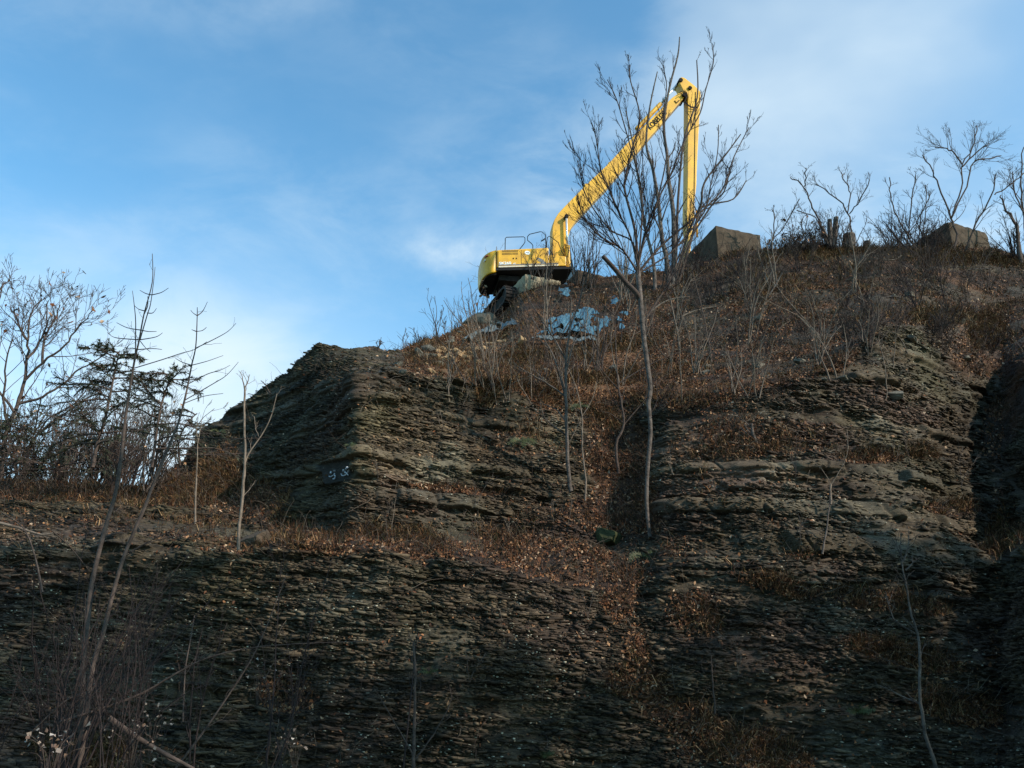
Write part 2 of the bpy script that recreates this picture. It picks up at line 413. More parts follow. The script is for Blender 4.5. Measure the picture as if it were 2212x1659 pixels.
# rows between stations
segs = [165, 160, 32, 36, 140, 150, 185]
rows_v = []; rows_y = []
for i, n in enumerate(segs):
    for j in range(n):
        t = j / n
        rows_v.append(SVs[:, i] * (1 - t) + SVs[:, i + 1] * t)
        # depth runs linearly in world height between stations: interpolate 1/..-free
        rows_y.append(SY[:, i] * (1 - t) + SY[:, i + 1] * t)
rows_v.append(SVs[:, 7]); rows_y.append(SY[:, 7])
RV = np.array(rows_v); RY = np.array(rows_y)
# soften the joints between stations down the slope (keep the skyline row)
def smooth_rows(A, k):
    ker = np.hanning(2 * k + 3)[1:-1]; ker /= ker.sum()
    P_ = np.pad(A, ((k, k), (0, 0)), mode='reflect', reflect_type='odd')
    o = np.zeros_like(A)
    for i, kk in enumerate(ker): o += kk * P_[i:i + A.shape[0]]
    return o
RY = smooth_rows(RY, 5)
UU = np.broadcast_to(U[None], RV.shape)
dx = (UU - 1106) / F; dyy = (829.5 - RV) / F
rx = dx; ry = cp - sp * dyy; rz = sp + cp * dyy
s_ = RY / ry
P = np.stack([rx * s_, RY, rz * s_ + CAMZ], -1)
nR = P.shape[0]
# base normals
def grid_normals(P):
    du = np.gradient(P, axis=1); dv = np.gradient(P, axis=0)
    n = np.cross(du, dv); n /= (np.linalg.norm(n, axis=2, keepdims=True) + 1e-9)
    return n
Nb = grid_normals(P)
Nb *= np.where(Nb[..., 1:2] > 0, -1, 1)
X, Y_, Z = P[..., 0].copy(), P[..., 1].copy(), P[..., 2].copy()
steep = sstep(np.abs(Nb[..., 2]), 0.86, 0.62)      # 1 = rock face, 0 = gentle
bigN = fbm(X * 0.35, Y_ * 0.35, Z * 0.35, 3, 3)
midN = fbm(X * 1.3, Y_ * 1.3, Z * 1.3, 3, 5)
# where soil, litter and grass lie (photograph coordinates used only to look the place up)
def blob(cx, cy, rx_, ry_, rot=0.0, soft=0.5):
    c, s = math.cos(R(rot)), math.sin(R(rot))
    a = (UU - cx) * c + (RV - cy) * s; b = -(UU - cx) * s + (RV - cy) * c
    d = np.sqrt((a / rx_) ** 2 + (b / ry_) ** 2) + 0.28 * midN + 0.18 * bigN
    return sstep(d, 1 + soft * 0.5, 1 - soft * 0.5)
soil = (1 - steep) * sstep(fbm(X * 0.9, Y_ * 0.9, Z * 0.9, 4, 96), -0.30, 0.12)
# top of the slope: above the crest line everything is soil
crest = SVs[:, 6][None]
crest_adj = crest + np.interp(U, [0, 800, 1100, 1300, 1600, 1900, 2000, 2100, 2212], [0, -8, 10, 60, 25, 10, -5, 10, 40])[None]
soil = np.maximum(soil, sstep(RV + 28 * midN + 20 * bigN, crest_adj + 14, crest_adj - 14) * (UU > 790))
rockout = blob(1985, 830, 130, 150, 25)              # bare outcrop high on the right
soil = soil * (1 - 0.85 * rockout)
lobe_rock = (UU > 395) * (UU < 905) * (RV < 905)      # bare shale of the left spur
soil = soil * (1 - lobe_rock * sstep(905 - UU + 60 * midN, 0, 60))
for b in ((1340, 1010, 75, 160, -8), (1320, 1120, 120, 40, 10), (1000, 1060, 130, 8, 5), (760, 1160, 80, 26, -6), (900, 1180, 110, 26, 8), (1090, 1215, 120, 20, 12), (1210, 1245, 60, 16, 16),
          (540, 1100, 75, 66, 25), (680, 1175, 110, 28, 5), (420, 1075, 90, 40, 5), (1690, 1270, 110, 20, 12), (1900, 1300, 130, 24, 8), (1335, 1290, 40, 70, 8), (1375, 1420, 34, 70, -6), (1480, 1560, 130, 40, 25),
          (1380, 1480, 80, 40, 10), (1600, 1620, 150, 40, 10), (2170, 900, 40, 90, 20), (2120, 760, 60, 60, 30), (150, 1085, 240, 32, 2), (1500, 1330, 60, 50, 0), (620, 1500, 70, 40, 0), (260, 1640, 190, 40, 5),
          (1880, 990, 60, 14, 0), (2050, 1100, 60, 16, 0), (1760, 1190, 90, 12, 0), (1950, 1420, 120, 22, 12), (2080, 1530, 110, 30, 10)):
    soil = np.maximum(soil, 0.95 * blob(*b))
rockr = blob(1760, 1165, 330, 95, 3) * (1 - blob(1760, 1205, 60, 10)); soil = soil * (1 - 0.95 * rockr)
soil = soil * (1 - 0.85 * blob(130, 1150, 380, 85, 1) * sstep(RV, 1060, 1090))
soil = soil * (1 - 0.9 * (UU < 560) * (RV > 1078) * sstep(UU * 0 + RV, 1078, 1100) * sstep(fbm(X * 0.9, Y_ * 0.9, Z * 0.9, 3, 95), -0.15, 0.1))
slopepatch = sstep(fbm(X * 0.45, Y_ * 0.45, Z * 0.45, 3, 93), 0.02, 0.22) * (UU > 1480) * (RV > 575)
soil = soil * (1 - 0.75 * slopepatch * (RV < 900))
soil = np.clip(soil, 0, 1)
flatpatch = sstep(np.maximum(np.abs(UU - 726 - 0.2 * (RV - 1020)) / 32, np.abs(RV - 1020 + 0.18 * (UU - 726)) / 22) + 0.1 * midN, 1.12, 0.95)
# --- bedding: a stack of beds, a few thick, most thin
r1 = np.random.default_rng(11)
bounds = [-3.0]; thickf = []
while bounds[-1] < 26:
    t = r1.choice([0.018, 0.03, 0.045, 0.07, 0.11], p=[0.24, 0.3, 0.26, 0.14, 0.06]) * r1.uniform(0.8, 1.25)
    z0 = bounds[-1]
    if r1.random() < 0.018: t = r1.uniform(0.14, 0.22)
    bounds.append(z0 + t); thickf.append(t)
bounds = np.array(bounds); thickf = np.array(thickf)
# strong sandstone beds the photograph shows
def put_bed(z0, t):
    global bounds, thickf
    keep = (bounds <= z0) | (bounds >= z0 + t)
    b = np.sort(np.concatenate([bounds[keep], [z0, z0 + t]])); bounds = b; thickf = np.diff(b)
for z0, t in ((4.22, 0.40), (5.02, 0.30), (5.95, 0.22), (3.46, 0.14), (2.72, 0.12), (3.05, 0.12), (2.05, 0.10), (1.52, 0.17), (6.45, 0.14), (7.4, 0.18), (8.6, 0.2), (10.1, 0.2)):
    put_bed(z0, t)
dip = 0.045
fx_ = X * 0.88 + Y_ * 0.47
S = Z + dip * X + 0.10 * fbm(X * 0.25, Y_ * 0.25, Z * 0.1, 2, 21) + 0.028 * vnoise(X * 0.9, Y_ * 0.9, Z * 0.4, 23) + 0.014 * vnoise(X * 5, Y_ * 5, Z * 2, 24) + 0.05 * (hsh(np.floor(fx_ / 0.7 + 0.5 * vnoise(X, Z, Y_, 26)), 4, 0, 27) - 0.5)
kk = np.clip(np.searchsorted(bounds, S) - 1, 0, len(thickf) - 1)
th = thickf[kk]; fs = (S - bounds[kk]) / th
H = X * 0.88 + Y_ * 0.47                      # distance along the face
H = H + 0.12 * vnoise(X * 1.7, Z * 1.7, Y_, 31)
def blocks(length, seed, edge=0.06):
    h = H / length + hsh(kk, 3, 0, seed) * 50
    c = np.floor(h); f = h - c
    a0 = hsh(kk, c, 1, seed); a1 = hsh(kk, c + 1, 1, seed)
    return a0 + (a1 - a0) * sstep(f, 1 - edge, 1.0), hsh(kk, c, 2, seed)
blA, tA = blocks(np.clip(th * 7, 0.16, 1.1), 41)
blB, tB = blocks(np.clip(th * 2.6, 0.07, 0.5), 43, 0.2)
bedoff = hsh(kk, 9, 0, 45)
grp = vnoise(S * 1.6, H * 0.22, Y_ * 0, 47) ; grp2 = vnoise(S * 5.0, H * 0.6, Y_ * 0, 49)
thick = sstep(th, 0.10, 0.2) * sstep(vnoise(H * 0.45 + kk * 3.7, X * 0, X * 0, 48), -0.35, 0.05)
joint = np.minimum(((H / np.clip(th * 2.2, 0.3, 1.0) + hsh(kk, 7, 0, 58) * 9 + 0.12 * vnoise(Z * 6, H * 3, X * 0, 59)) % 1.0), 1.0)
joint = sstep(np.abs(joint - 0.5), 0.46, 0.5)
lowwall = sstep(RV, 1150, 1300)
rough = (0.5 + 0.5 * vnoise(X * 0.6, Y_ * 0.6, Z * 0.9, 51))
amp_thin = (0.05 + 0.075 * rough) * (1 - 0.35 * lowwall)
disp = amp_thin * (1.35 * blA + 0.95 * blB + 0.8 * bedoff - 1.55)
disp += 0.02 * grp + 0.03 * grp2 + 0.20 * fbm(X * 1.1, Y_ * 1.1, Z * 1.4, 4, 52)
disp += thick * (0.07 + 0.16 * (blA - 0.4))
# worn edges of each bed
disp -= (0.012 + 0.05 * thick * rough) * np.clip(np.abs(fs - 0.5) * 2, 0, 1) ** 4
disp += 0.22 * fbm(X * 0.4, Y_ * 0.4, Z * 0.5, 3, 53) + 0.02 * fbm(X * 4, Y_ * 4, Z * 6, 2, 55)
disp -= 0.10 * thick * joint
# slanting break planes that throw the blocky facets
fac = H * 1.1 + hsh(kk, 5, 0, 57) * 9
disp += 0.09 * thick * (np.abs((fac % 1.0) - 0.5) * 2 - 0.5)
rockw = (1 - 0.82 * soil) * (0.45 + 0.55 * steep)
rockw = np.maximum(rockw, 0.75 * (1 - soil) * (UU < 560) * (RV > 1070))
rockw = np.maximum(rockw, 0.45 * lobe_rock * sstep(905 - UU + 60 * midN, 0, 60))
soilbump = 0.11 * fbm(X * 1.0, Y_ * 1.0, Z * 1.0, 4, 61) + 0.05 * fbm(X * 4, Y_ * 4, Z * 4, 3, 63) + 0.028 * fbm(X * 14, Y_ * 14, Z * 14, 2, 65)
Nh = Nb.copy(); Nh[..., 2] *= 0.15; Nh /= np.linalg.norm(Nh, axis=2, keepdims=True)
fade = np.ones(nR); fade[-14:] = np.linspace(1, 0.35, 14)
dpad = np.pad(disp, ((1, 1), (2, 2)), mode='edge')
hs = (dpad[:, :-4] + 2 * dpad[:, 1:-3] + 3 * dpad[:, 2:-2] + 2 * dpad[:, 3:-1] + dpad[:, 4:]) / 9
disp = 0.22 * hs[:-2] + 0.56 * hs[1:-1] + 0.22 * hs[2:]
disp = disp * rockw * (1 - 0.97 * flatpatch)
Pd = P + Nh * (disp * fade[:, None])[..., None] + Nb * (soilbump * soil * fade[:, None])[..., None]
# ragged skyline
rag = 0.10 * fbm(X[-1] * 1.6, Y_[-1] * 1.6, None, 4, 71) + 0.07 * (np.floor(vnoise(X[-1] * 2.2, Y_[-1] * 2.2, None, 73) * 4) / 4)
rw = np.linspace(0, 1, 16) ** 2
for i in range(16): Pd[nR - 16 + i, :, 2] += rag * rw[i] * np.where(U > 1040, 0.7, 1.2)
# back of the hill: a level plateau behind the edge, a falling shoulder on the left
last = Pd[-1].copy()
back = []
for j, d in enumerate((0.4, 1.2, 2.5, 4.5, 7, 10, 16, 30, 60, 120, 400)):
    q = last.copy(); q[:, 1] += d
    lev = np.interp(U, [330, 400, 1000, 1050, 1140], [0, 0, 0.0, 0.6, 1])
    drop_left = np.where(U < 345, 0.02 * d, 0.30 * min(d, 10) + 0.02 * d)
    q[:, 2] = last[:, 2] - (1 - lev) * drop_left - lev * (0.03 + 0.004 * d) + 0.06 * vnoise(q[:, 0] * 0.8, q[:, 1] * 0.8, None, 75) * min(1, d)
    q[:, 0] = last[:, 0] * (1 + 0.0 * d)
    if d > 12: q[:, 0] = last[:, 0] * (1 + (d - 12) * 0.03)
    back.append(q)
# front: level ground running to below and behind the camera
first = Pd[0].copy(); front = []
for d, zz in ((0.5, 0.35), (1.4, 0.12), (3.0, 0.0), (6.0, -0.05), (10.0, -0.05), (30.0, -0.1), (400, -0.5)):
    q = first.copy(); q[:, 1] -= d; q[:, 2] = zz + 0.05 * vnoise(q[:, 0], q[:, 1], None, 77) * (d < 12)
    q[:, 0] = first[:, 0] * (1 + 0.12 * max(0, d - 3)); front.append(q)
front = front[::-1]
nf = len(front)
ALL = np.concatenate([np.array(front), Pd, np.array(back)], 0)
# --- colours (albedo, plus sunlit patches painted on the rock)
def mixc_(a, b, t): return a * (1 - t[..., None]) + np.array(b) * t[..., None]
tone = hsh(kk, 13, 0, 81)
rock = np.ones(P.shape) * np.array([0.046, 0.033, 0.0205]) * (1 + 0.75 * fbm(X * 0.45, Y_ * 0.45, Z * 0.8, 4, 98))[..., None]
rock = rock * (0.72 + 0.45 * tone + 0.7 * (tA - 0.5) + 0.7 * (tB - 0.5))[..., None]
rock = mixc_(rock, [0.056, 0.034, 0.026], 0.6 * sstep(fbm(X * 0.5, Y_ * 0.5, Z * 0.8, 2, 83), 0.05, 0.5))   # brown stain
rock = mixc_(rock, [0.040, 0.037, 0.016], 0.4 * sstep(fbm(X * 0.7, Y_ * 0.7, Z * 0.7, 3, 85), 0.0, 0.45) * sstep(Z, 1.5, 3.2))   # moss
rock = mixc_(rock, [0.058, 0.044, 0.025], 0.7 * thick * (0.4 + 0.6 * tA))
rock = rock * (1 - 0.6 * thick * joint)[..., None]
lich = sstep(fbm(X * 0.8, Y_ * 0.8, Z * 1.0, 3, 87) + 0.25 * (tB - 0.5), 0.15, 0.5)
rock = mixc_(rock, [0.09, 0.083, 0.06], 0.4 * lich)
sunlit_pale = np.clip(blob(880, 960, 130, 110) + blob(1170, 955, 80, 60) + 0.8 * blob(1560, 1010, 170, 100) + 0.7 * blob(1960, 860, 110, 110), 0, 1)
rock = rock * (1 + 0.75 * sunlit_pale)[..., None]  # sunlit patches painted in as lighter rock, together with some pale lichen
soilc = np.ones(P.shape) * np.array([0.026, 0.016, 0.011])
soilc = mixc_(soilc, [0.075, 0.036, 0.017], sstep(fbm(X * 0.9, Y_ * 0.9, Z * 0.9, 3, 89), -0.2, 0.4))
tanp = np.clip(blob(1000, 775, 130, 42, -14) , 0, 1)
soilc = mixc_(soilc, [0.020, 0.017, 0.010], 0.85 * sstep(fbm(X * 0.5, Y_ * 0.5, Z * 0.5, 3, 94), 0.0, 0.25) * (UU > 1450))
soilc = mixc_(soilc, [0.14, 0.07, 0.032], 0.7 * np.clip(blob(1230, 790, 300, 80, 4), 0, 1))
soilc = mixc_(soilc, [0.20, 0.12, 0.065], 0.8 * tanp)
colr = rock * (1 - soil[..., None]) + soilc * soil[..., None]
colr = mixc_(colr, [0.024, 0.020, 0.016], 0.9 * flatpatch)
colr = np.clip(colr, 0.004, 0.6)
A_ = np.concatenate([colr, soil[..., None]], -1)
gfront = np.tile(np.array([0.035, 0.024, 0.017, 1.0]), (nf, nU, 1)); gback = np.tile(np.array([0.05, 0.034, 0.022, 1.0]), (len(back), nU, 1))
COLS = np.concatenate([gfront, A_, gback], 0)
nA = ALL.shape[0]
idx = np.arange(nA * nU).reshape(nA, nU)
quads = np.stack([idx[:-1, :-1], idx[:-1, 1:], idx[1:, 1:], idx[1:, :-1]], -1).reshape(-1, 4)

m, t, b = mat_new('shale_and_soil')
b.inputs['Roughness'].default_value = 0.88; b.inputs['Specular IOR Level'].default_value = 0.25
at_ = t.nodes.new('ShaderNodeAttribute'); at_.attribute_name = 'Col'
tcn = t.nodes.new('ShaderNodeTexCoord')
mp1 = t.nodes.new('ShaderNodeMapping'); mp1.inputs['Scale'].default_value = (1.0, 1.0, 5.0); mp1.inputs['Rotation'].default_value = (0, R(-2.6), 0)
t.links.new(tcn.outputs['Object'], mp1.inputs[0])
def tnoise(sc, det, vec, ro=0.6):
    n = t.nodes.new('ShaderNodeTexNoise'); n.inputs['Scale'].default_value = sc; n.inputs['Detail'].default_value = det; n.inputs['Roughness'].default_value = ro
    t.links.new(vec, n.inputs['Vector']); return n.outputs['Fac']
def tmap(v, a, b_, c, d):
    n = t.nodes.new('ShaderNodeMapRange'); t.links.new(v, n.inputs[0])
    for i, x in enumerate((a, b_, c, d)): n.inputs[i + 1].default_value = x
    return n.outputs[0]
f1 = tnoise(6.0, 6, mp1.outputs[0], 0.7)
f2 = tnoise(26.0, 3, mp1.outputs[0])
mul = t.nodes.new('ShaderNodeMath'); mul.operation = 'MULTIPLY'
t.links.new(tmap(f1, 0.3, 0.7, 0.45, 1.65), mul.inputs[0]); t.links.new(tmap(f2, 0.3, 0.7, 0.6, 1.5), mul.inputs[1])
vm = t.nodes.new('ShaderNodeVectorMath'); vm.operation = 'SCALE'
t.links.new(at_.outputs['Color'], vm.inputs[0]); t.links.new(mul.outputs[0], vm.inputs['Scale'])
# pale lichen and calcite flecks on the rock
mp2 = t.nodes.new('ShaderNodeMapping'); mp2.inputs['Scale'].default_value = (1.0, 1.0, 2.6); t.links.new(tcn.outputs['Object'], mp2.inputs[0])
fl = tnoise(17.0, 2, mp2.outputs[0], 0.55); big = tnoise(0.55, 2, tcn.outputs['Object'])
thr = tmap(big, 0.35, 0.65, 0.78, 0.655)
gt = t.nodes.new('ShaderNodeMath'); gt.operation = 'SUBTRACT'; t.links.new(fl, gt.inputs[0]); t.links.new(thr, gt.inputs[1])
fleck = tmap(gt.outputs[0], 0.0, 0.03, 0.0, 1.0)
inv = t.nodes.new('ShaderNodeMath'); inv.operation = 'MULTIPLY'; t.links.new(fleck, inv.inputs[0])
t.links.new(tmap(at_.outputs['Alpha'], 0.2, 0.8, 0.85, 0.1), inv.inputs[1])
mx = t.nodes.new('ShaderNodeMix'); mx.data_type = 'RGBA'; t.links.new(inv.outputs[0], mx.inputs[0]); t.links.new(vm.outputs[0], mx.inputs[6]); mx.inputs[7].default_value = (0.36, 0.33, 0.26, 1)
t.links.new(mx.outputs[2], b.inputs['Base Color'])
bp = t.nodes.new('ShaderNodeBump'); bp.inputs['Strength'].default_value = 0.9; bp.inputs['Distance'].default_value = 0.035
t.links.new(tnoise(11.0, 5, mp1.outputs[0], 0.7), bp.inputs['Height']); t.links.new(bp.outputs[0], b.inputs['Normal'])
M['terrain'] = m
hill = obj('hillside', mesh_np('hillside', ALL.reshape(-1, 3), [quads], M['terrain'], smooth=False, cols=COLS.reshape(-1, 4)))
tag(hill, 'layered dark shale cliff with leafy ledges and a soil slope above', 'cliff', kind='structure')

# look-ups on the finished surface
PXs, PYs = proj(Pd)
def surf(px, py, lift=0.0):
    """nearest visible point of the hillside on a sight line"""
    j = int(np.clip(np.searchsorted(U, px), 30, nU - 31))
    sl = slice(max(0, j - 14), j + 15)
    d = (PXs[:, sl] - px) ** 2 + (PYs[:, sl] - py) ** 2
    near = d < max(9.0, d.min() * 1.5 + 1)
    yy = np.where(near, Pd[:, sl, 1], 1e9)
    k = np.unravel_index(np.argmin(yy), yy.shape)
    p = Pd[:, sl][k].copy()
    n = Nb[:, sl][k]
    return p + n * lift
def surfY(px, py): return surf(px, py)[1]
# ------------------------------------------------------------------ excavator
XA = R(10.0)                                  # heading: to the right and a little away
sax = np.array([math.cos(XA), math.sin(XA), 0]); nax = np.array([-math.sin(XA), math.cos(XA), 0])
O0 = at(1140, 600, 41.3)
XB = 3.0                                      # machine width
def SL(px, py, n=0.0):
    """sight line -> (s,z) on the machine's own vertical plane n metres behind its near side"""
    r = ray(px, py); o = np.array([0, 0, CAMZ])
    k = ((O0 - o) @ nax + n) / (r @ nax)
    p = o + r * k
    return ((p - O0) @ sax, p[2] - O0[2])
GZ = surf(1250, 618)[2] - O0[2]               # ground level under the machine
ex = empty('excavator', O0, 'yellow long-reach tracked excavator parked on top of the cliff, boom raised and arm hanging down', 'excavator', rz=XA)
def slope_line(px0, py0, px1, py1):
    a = SL(px0, py0); b_ = SL(px1, py1)
    k = (b_[1] - a[1]) / (b_[0] - a[0]); return a, k
(sR, zR), kb = slope_line(1073, 579, 1220, 574.5)       # lower edge of the panels
(sT, zT), kt = slope_line(1070, 540, 1185, 534.5)       # upper edge
s_rear = SL(1073, 560)[0]; s_hi = SL(1186, 560)[0]; s_fr = SL(1223, 560)[0]
zb = lambda s: zR + kb * (s - sR)
zt = lambda s: zT + kt * (s - sT)
# engine house and side panels
mb = MB()
z_lo = lambda s: zb(s) + 0.02
mb.prism([(s_rear, z_lo(s_rear)), (s_hi, z_lo(s_hi)), (s_hi, zt(s_hi)), (s_rear, zt(s_rear))], 0.0, XB)
body = mb.build('body', M['yellow'], ex, bevel=0.07)
s_p = [s_rear + 0.02, SL(1126, 560)[0], SL(1149, 560)[0], s_hi]
for i in (1, 2):
    MB().box(s_p[i] - 0.012, s_p[i] + 0.012, -0.006, 0.03, z_lo(s_p[i]) + 0.03, zt(s_p[i]) - 0.08).build('panel_seam', M['black'], body)
s = s_rear + 0.06
MB().box(s, s + 0.022, -0.008, 0.03, zb(s) + 0.02, zt(s) - 0.1).build('panel_seam', M['black'], body)
s = s_rear - 0.035
MB().box(s, s + 0.03, -0.008, 0.03, zb(s) - 0.15, zt(s) - 0.1).build('counterweight_seam', M['black'], body)
# front tool box
mb = MB()
zs = SL(1180, 550)[1]
mb.prism([(s_hi + 0.003, z_lo(s_hi)), (s_fr, z_lo(s_fr)), (s_fr, zs), (s_hi + 0.003, zs)], 0.0, 0.9)
mb.build('tool_box', M['yellow'], ex, bevel=0.04)
# frame deck: dark underside of the upper structure
mb = MB()
mb.prism([(s_rear - 0.05, zb(s_rear) - 0.12), (s_fr + 0.35, zb(s_fr) - 0.12), (s_fr + 0.35, zb(s_fr) + 0.015), (s_rear - 0.05, zb(s_rear) + 0.015)], 0.03, XB - 0.03)
mb.build('frame_deck', M['black'], ex)
# lower trim strips
mb = MB(); a, c = s_rear + 0.1, s_hi + 0.5
mb.prism([(a, zb(a) + 0.13), (c, zb(c) + 0.13), (c, zb(c) + 0.19), (a, zb(a) + 0.19)], -0.012, 0.0)
mb.build('dark_stripe', M['greydecal'], body)
mb = MB(); mb.prism([(a, zb(a) + 0.03), (c, zb(c) + 0.03), (c, zb(c) + 0.10), (a, zb(a) + 0.10)], -0.012, 0.0)
mb.build('pale_stripe', M['cream'], body)
# counterweight: curved tail in plan, rounded under-edge
s_tail = SL(1041, 575, 0.4)[0]
bulge = s_rear - 0.03 - s_tail
plan = []; nn = 22
for i in range(nn + 1):
    v = -1 + 2 * i / nn
    prof = (1 - abs(v) ** 3.0) ** 0.55
    plan.append((s_rear - 0.03 - bulge * prof * 1.0, (v + 1) / 2 * XB))
plan[0] = (s_rear - 0.03, 0.0); plan[-1] = (s_rear - 0.03, XB)
cs = s_rear - 0.03
zc0 = zb(s_rear) - 0.22; zc1 = zt(s_rear) - 0.01
levels = [(zc0, 0.80), (zc0 + 0.06, 0.90), (zc0 + 0.18, 0.975), (zc0 + 0.34, 1.0), (zc1 - 0.35, 1.0), (zc1 - 0.12, 0.965), (zc1 - 0.03, 0.90), (zc1, 0.80)]
mb = MB(); vs = []; K = len(plan)
for z, f in levels:
    for (s, n) in plan:
        tt = (1 - f)
        vs.append((cs + (s - cs) * (1 - tt * 0.55) , n + (XB / 2 - n) * tt * 0.12 if 0 < n < XB else n, z + kb * (s - cs)))
fs = []
for l in range(len(levels) - 1):
    for i in range(K):
        j = (i + 1) % K
        fs.append((l * K + i, l * K + j, (l + 1) * K + j, (l + 1) * K + i))
fs += [tuple(range(K - 1, -1, -1)), tuple(range((len(levels) - 1) * K, len(levels) * K))]
mb.poly(vs, fs)
cw = mb.build('counterweight', M['yellow'], ex, smooth=False)
for p_ in cw.data.polygons: p_.use_smooth = abs(p_.normal.z) < 0.97
# black lower casting under the counterweight
mb = MB(); pl2 = [(cs + (s - cs) * 0.86 + 0.04, 0.12 + n * (XB - 0.24) / XB) for s, n in plan]
mb.prism(pl2, zc0 - 0.10, zc0 + 0.01, axis='z'); mb.build('counterweight_base', M['steel'], ex)
# grille
g = MB(); x0, z1 = SL(1084, 539.5); x1, z0 = SL(1119, 553.5)
ncol = 15
for row in range(2):
    zz1 = z1 - row * (z1 - z0) * 0.52 - 0.03; zz0 = zz1 - (z1 - z0) * 0.42
    for i in range(ncol):
        for q in range(2):
            a = x0 + (x1 - x0) * (i + 0.18) / ncol; bq = x0 + (x1 - x0) * (i + 0.80) / ncol
            h = (zz1 - zz0) / 2; zo = kb * (a - x0)
            g.box(a, bq, -0.006, 0.01, zz0 + q * h + 0.012 + zo, zz0 + (q + 1) * h - 0.012 + zo)
g.build('vent_grille', M['black'], body)
# lettering
def text_mesh(name, txt, size, mat, parent, s, z, n, ang=0.0, bold=0.0, sx=1.0, shear=0.0):
    cu = bpy.data.curves.new(name, 'FONT'); cu.body = txt; cu.size = size; cu.extrude = 0.004; cu.offset = bold; cu.shear = shear
    tmp = bpy.data.objects.new(name + '_t', cu); C.collection.objects.link(tmp)
    dg = bpy.context.evaluated_depsgraph_get()
    me = bpy.data.meshes.new_from_object(tmp.evaluated_get(dg))
    bpy.data.objects.remove(tmp)
    me.materials.clear(); me.materials.append(mat)
    o = obj(name, me, parent, (s, n, z)); o.rotation_euler = (R(90), -ang, 0); o.scale = (sx, 1, 1)
    return o
ts, tz = SL(1078.5, 571.5)
text_mesh('model_lettering', 'SK260', 0.20, M['white'], body, ts, tz, -0.012, kb, 0.006, 1.22)
ts2, tz2 = SL(1108.5, 571)
text_mesh('model_suffix', 'LC', 0.115, M['white'], body, ts2, tz2, -0.012, kb, 0.003, 1.1)
# round sticker and sweeping decal
mb = MB(); cs_, cz_ = SL(1139.3, 546); pts = []
for i in range(24): pts.append((cs_ + 0.145 * math.cos(i * math.pi / 12), cz_ + 0.11 * math.sin(i * math.pi / 12)))
mb.prism(pts, -0.012, 0.0); st = mb.build('round_sticker', M['white'], body)
mb = MB(); mb.box(cs_ - 0.09, cs_ + 0.08, -0.016, -0.012, cz_ - 0.015, cz_ + 0.02); mb.build('sticker_print', M['greydecal'], st)
mb = MB(); q = [SL(*p) for p in ((1157, 556.5), (1165, 557), (1172, 560), (1180, 569), (1173, 569.5), (1160, 569.5), (1160, 572.5), (1152, 572.5), (1152, 571), (1171, 570), (1168, 565))]
mb.prism([SL(1156.5, 556), SL(1166, 557.5), SL(1173, 561), SL(1180, 568.5), SL(1186, 571), SL(1178, 571.5), SL(1170, 566.5), SL(1164, 560)], -0.012, 0.0)
mb.build('swoosh_decal', M['greydecal'], body)
mb = MB(); mb.prism([SL(1157, 559), SL(1160, 559), SL(1172, 567.5), SL(1170.5, 571.3), SL(1152, 572), SL(1152, 570.3), SL(1168.5, 569.6), SL(1169, 567.8)], -0.010, 0.0)
mb.build('swoosh_decal', M['greydecal'], body)
mb = MB(); 
for xx in (1108, 1114.5): MB().prism([SL(xx, 557), SL(xx + 2, 557), SL(xx + 2, 559.7), SL(xx, 559.7)], -0.02, 0.0).build('door_latch', M['steel'], body)
# red and white badge on the tail corner
def cwpt(px, py, lift):
    for n in np.linspace(0.02, 1.3, 60):
        s, z = SL(px, py, n)
        v = 2 * n / XB - 1; sc = s_rear - 0.03 - bulge * (1 - abs(v) ** 3.0) ** 0.55
        if s >= sc - 0.01: return (s - lift, n - lift * 0.7, z)
    return (s, 0, z)
mb = MB(); mb.tube([cwpt(1047.5, 557, .03), cwpt(1051, 554, .03), cwpt(1055.5, 552.5, .03)], [0.02, 0.045, 0.02], 6); mb.build('tail_badge', M['red'], cw)
mb = MB(); mb.tube([cwpt(1046.5, 566, .03), cwpt(1049.5, 562, .03)], [0.03, 0.035], 6); mb.build('tail_lettering', M['white'], cw)
# handrails on the engine deck
def rail(pts, n, parent=ex, r=0.022):
    P3 = [(*(lambda q: (q[0], n, q[1]))(SL(px, py, n)),) for px, py in pts]
    return MB().tube(P3, r, 6).build('handrail', M['steel'], parent, smooth=True)
rail([(1091, 540), (1091.5, 515), (1094, 512.5), (1131, 511.5), (1134, 514), (1134, 523), (1130, 529), (1122, 539)], 0.35)
rail([(1151, 537), (1151, 530), (1148, 526), (1139.5, 519), (1139.5, 511), (1144, 506), (1167, 500.5), (1171, 501), (1178, 507), (1179.5, 536)], 0.45)
rail([(1180, 536), (1182, 514), (1186, 510), (1192, 513), (1206, 524), (1213, 543), (1219, 553)], 0.7)
rail([(1169, 521), (1174, 518), (1178, 515)], 0.45, r=0.035)
# boom: box section traced to the photograph's bend, carried at mid-width
def boom_pts(lst, n): return [SL(px, py, n) for px, py in lst]
bn0, bn1 = 1.05, 1.75
outer = [(1193.5, 578), (1193.5, 536), (1193.8, 490), (1198, 474), (1206, 461), (1217, 449), (1268, 397.5), (1314, 354), (1366, 297), (1379, 284), (1396, 267), (1433, 230), (1452, 211), (1466, 201), (1478, 197)]
inner = [(1482, 205), (1474, 215), (1450, 243), (1410, 289), (1362, 345), (1316, 400), (1280, 438), (1244, 477), (1234, 491), (1227, 512), (1223, 532), (1222, 578)]
boom = MB().prism(boom_pts(outer + inner, bn0), bn0, bn1).build('boom', M['yellow2'], ex, bevel=0.025)
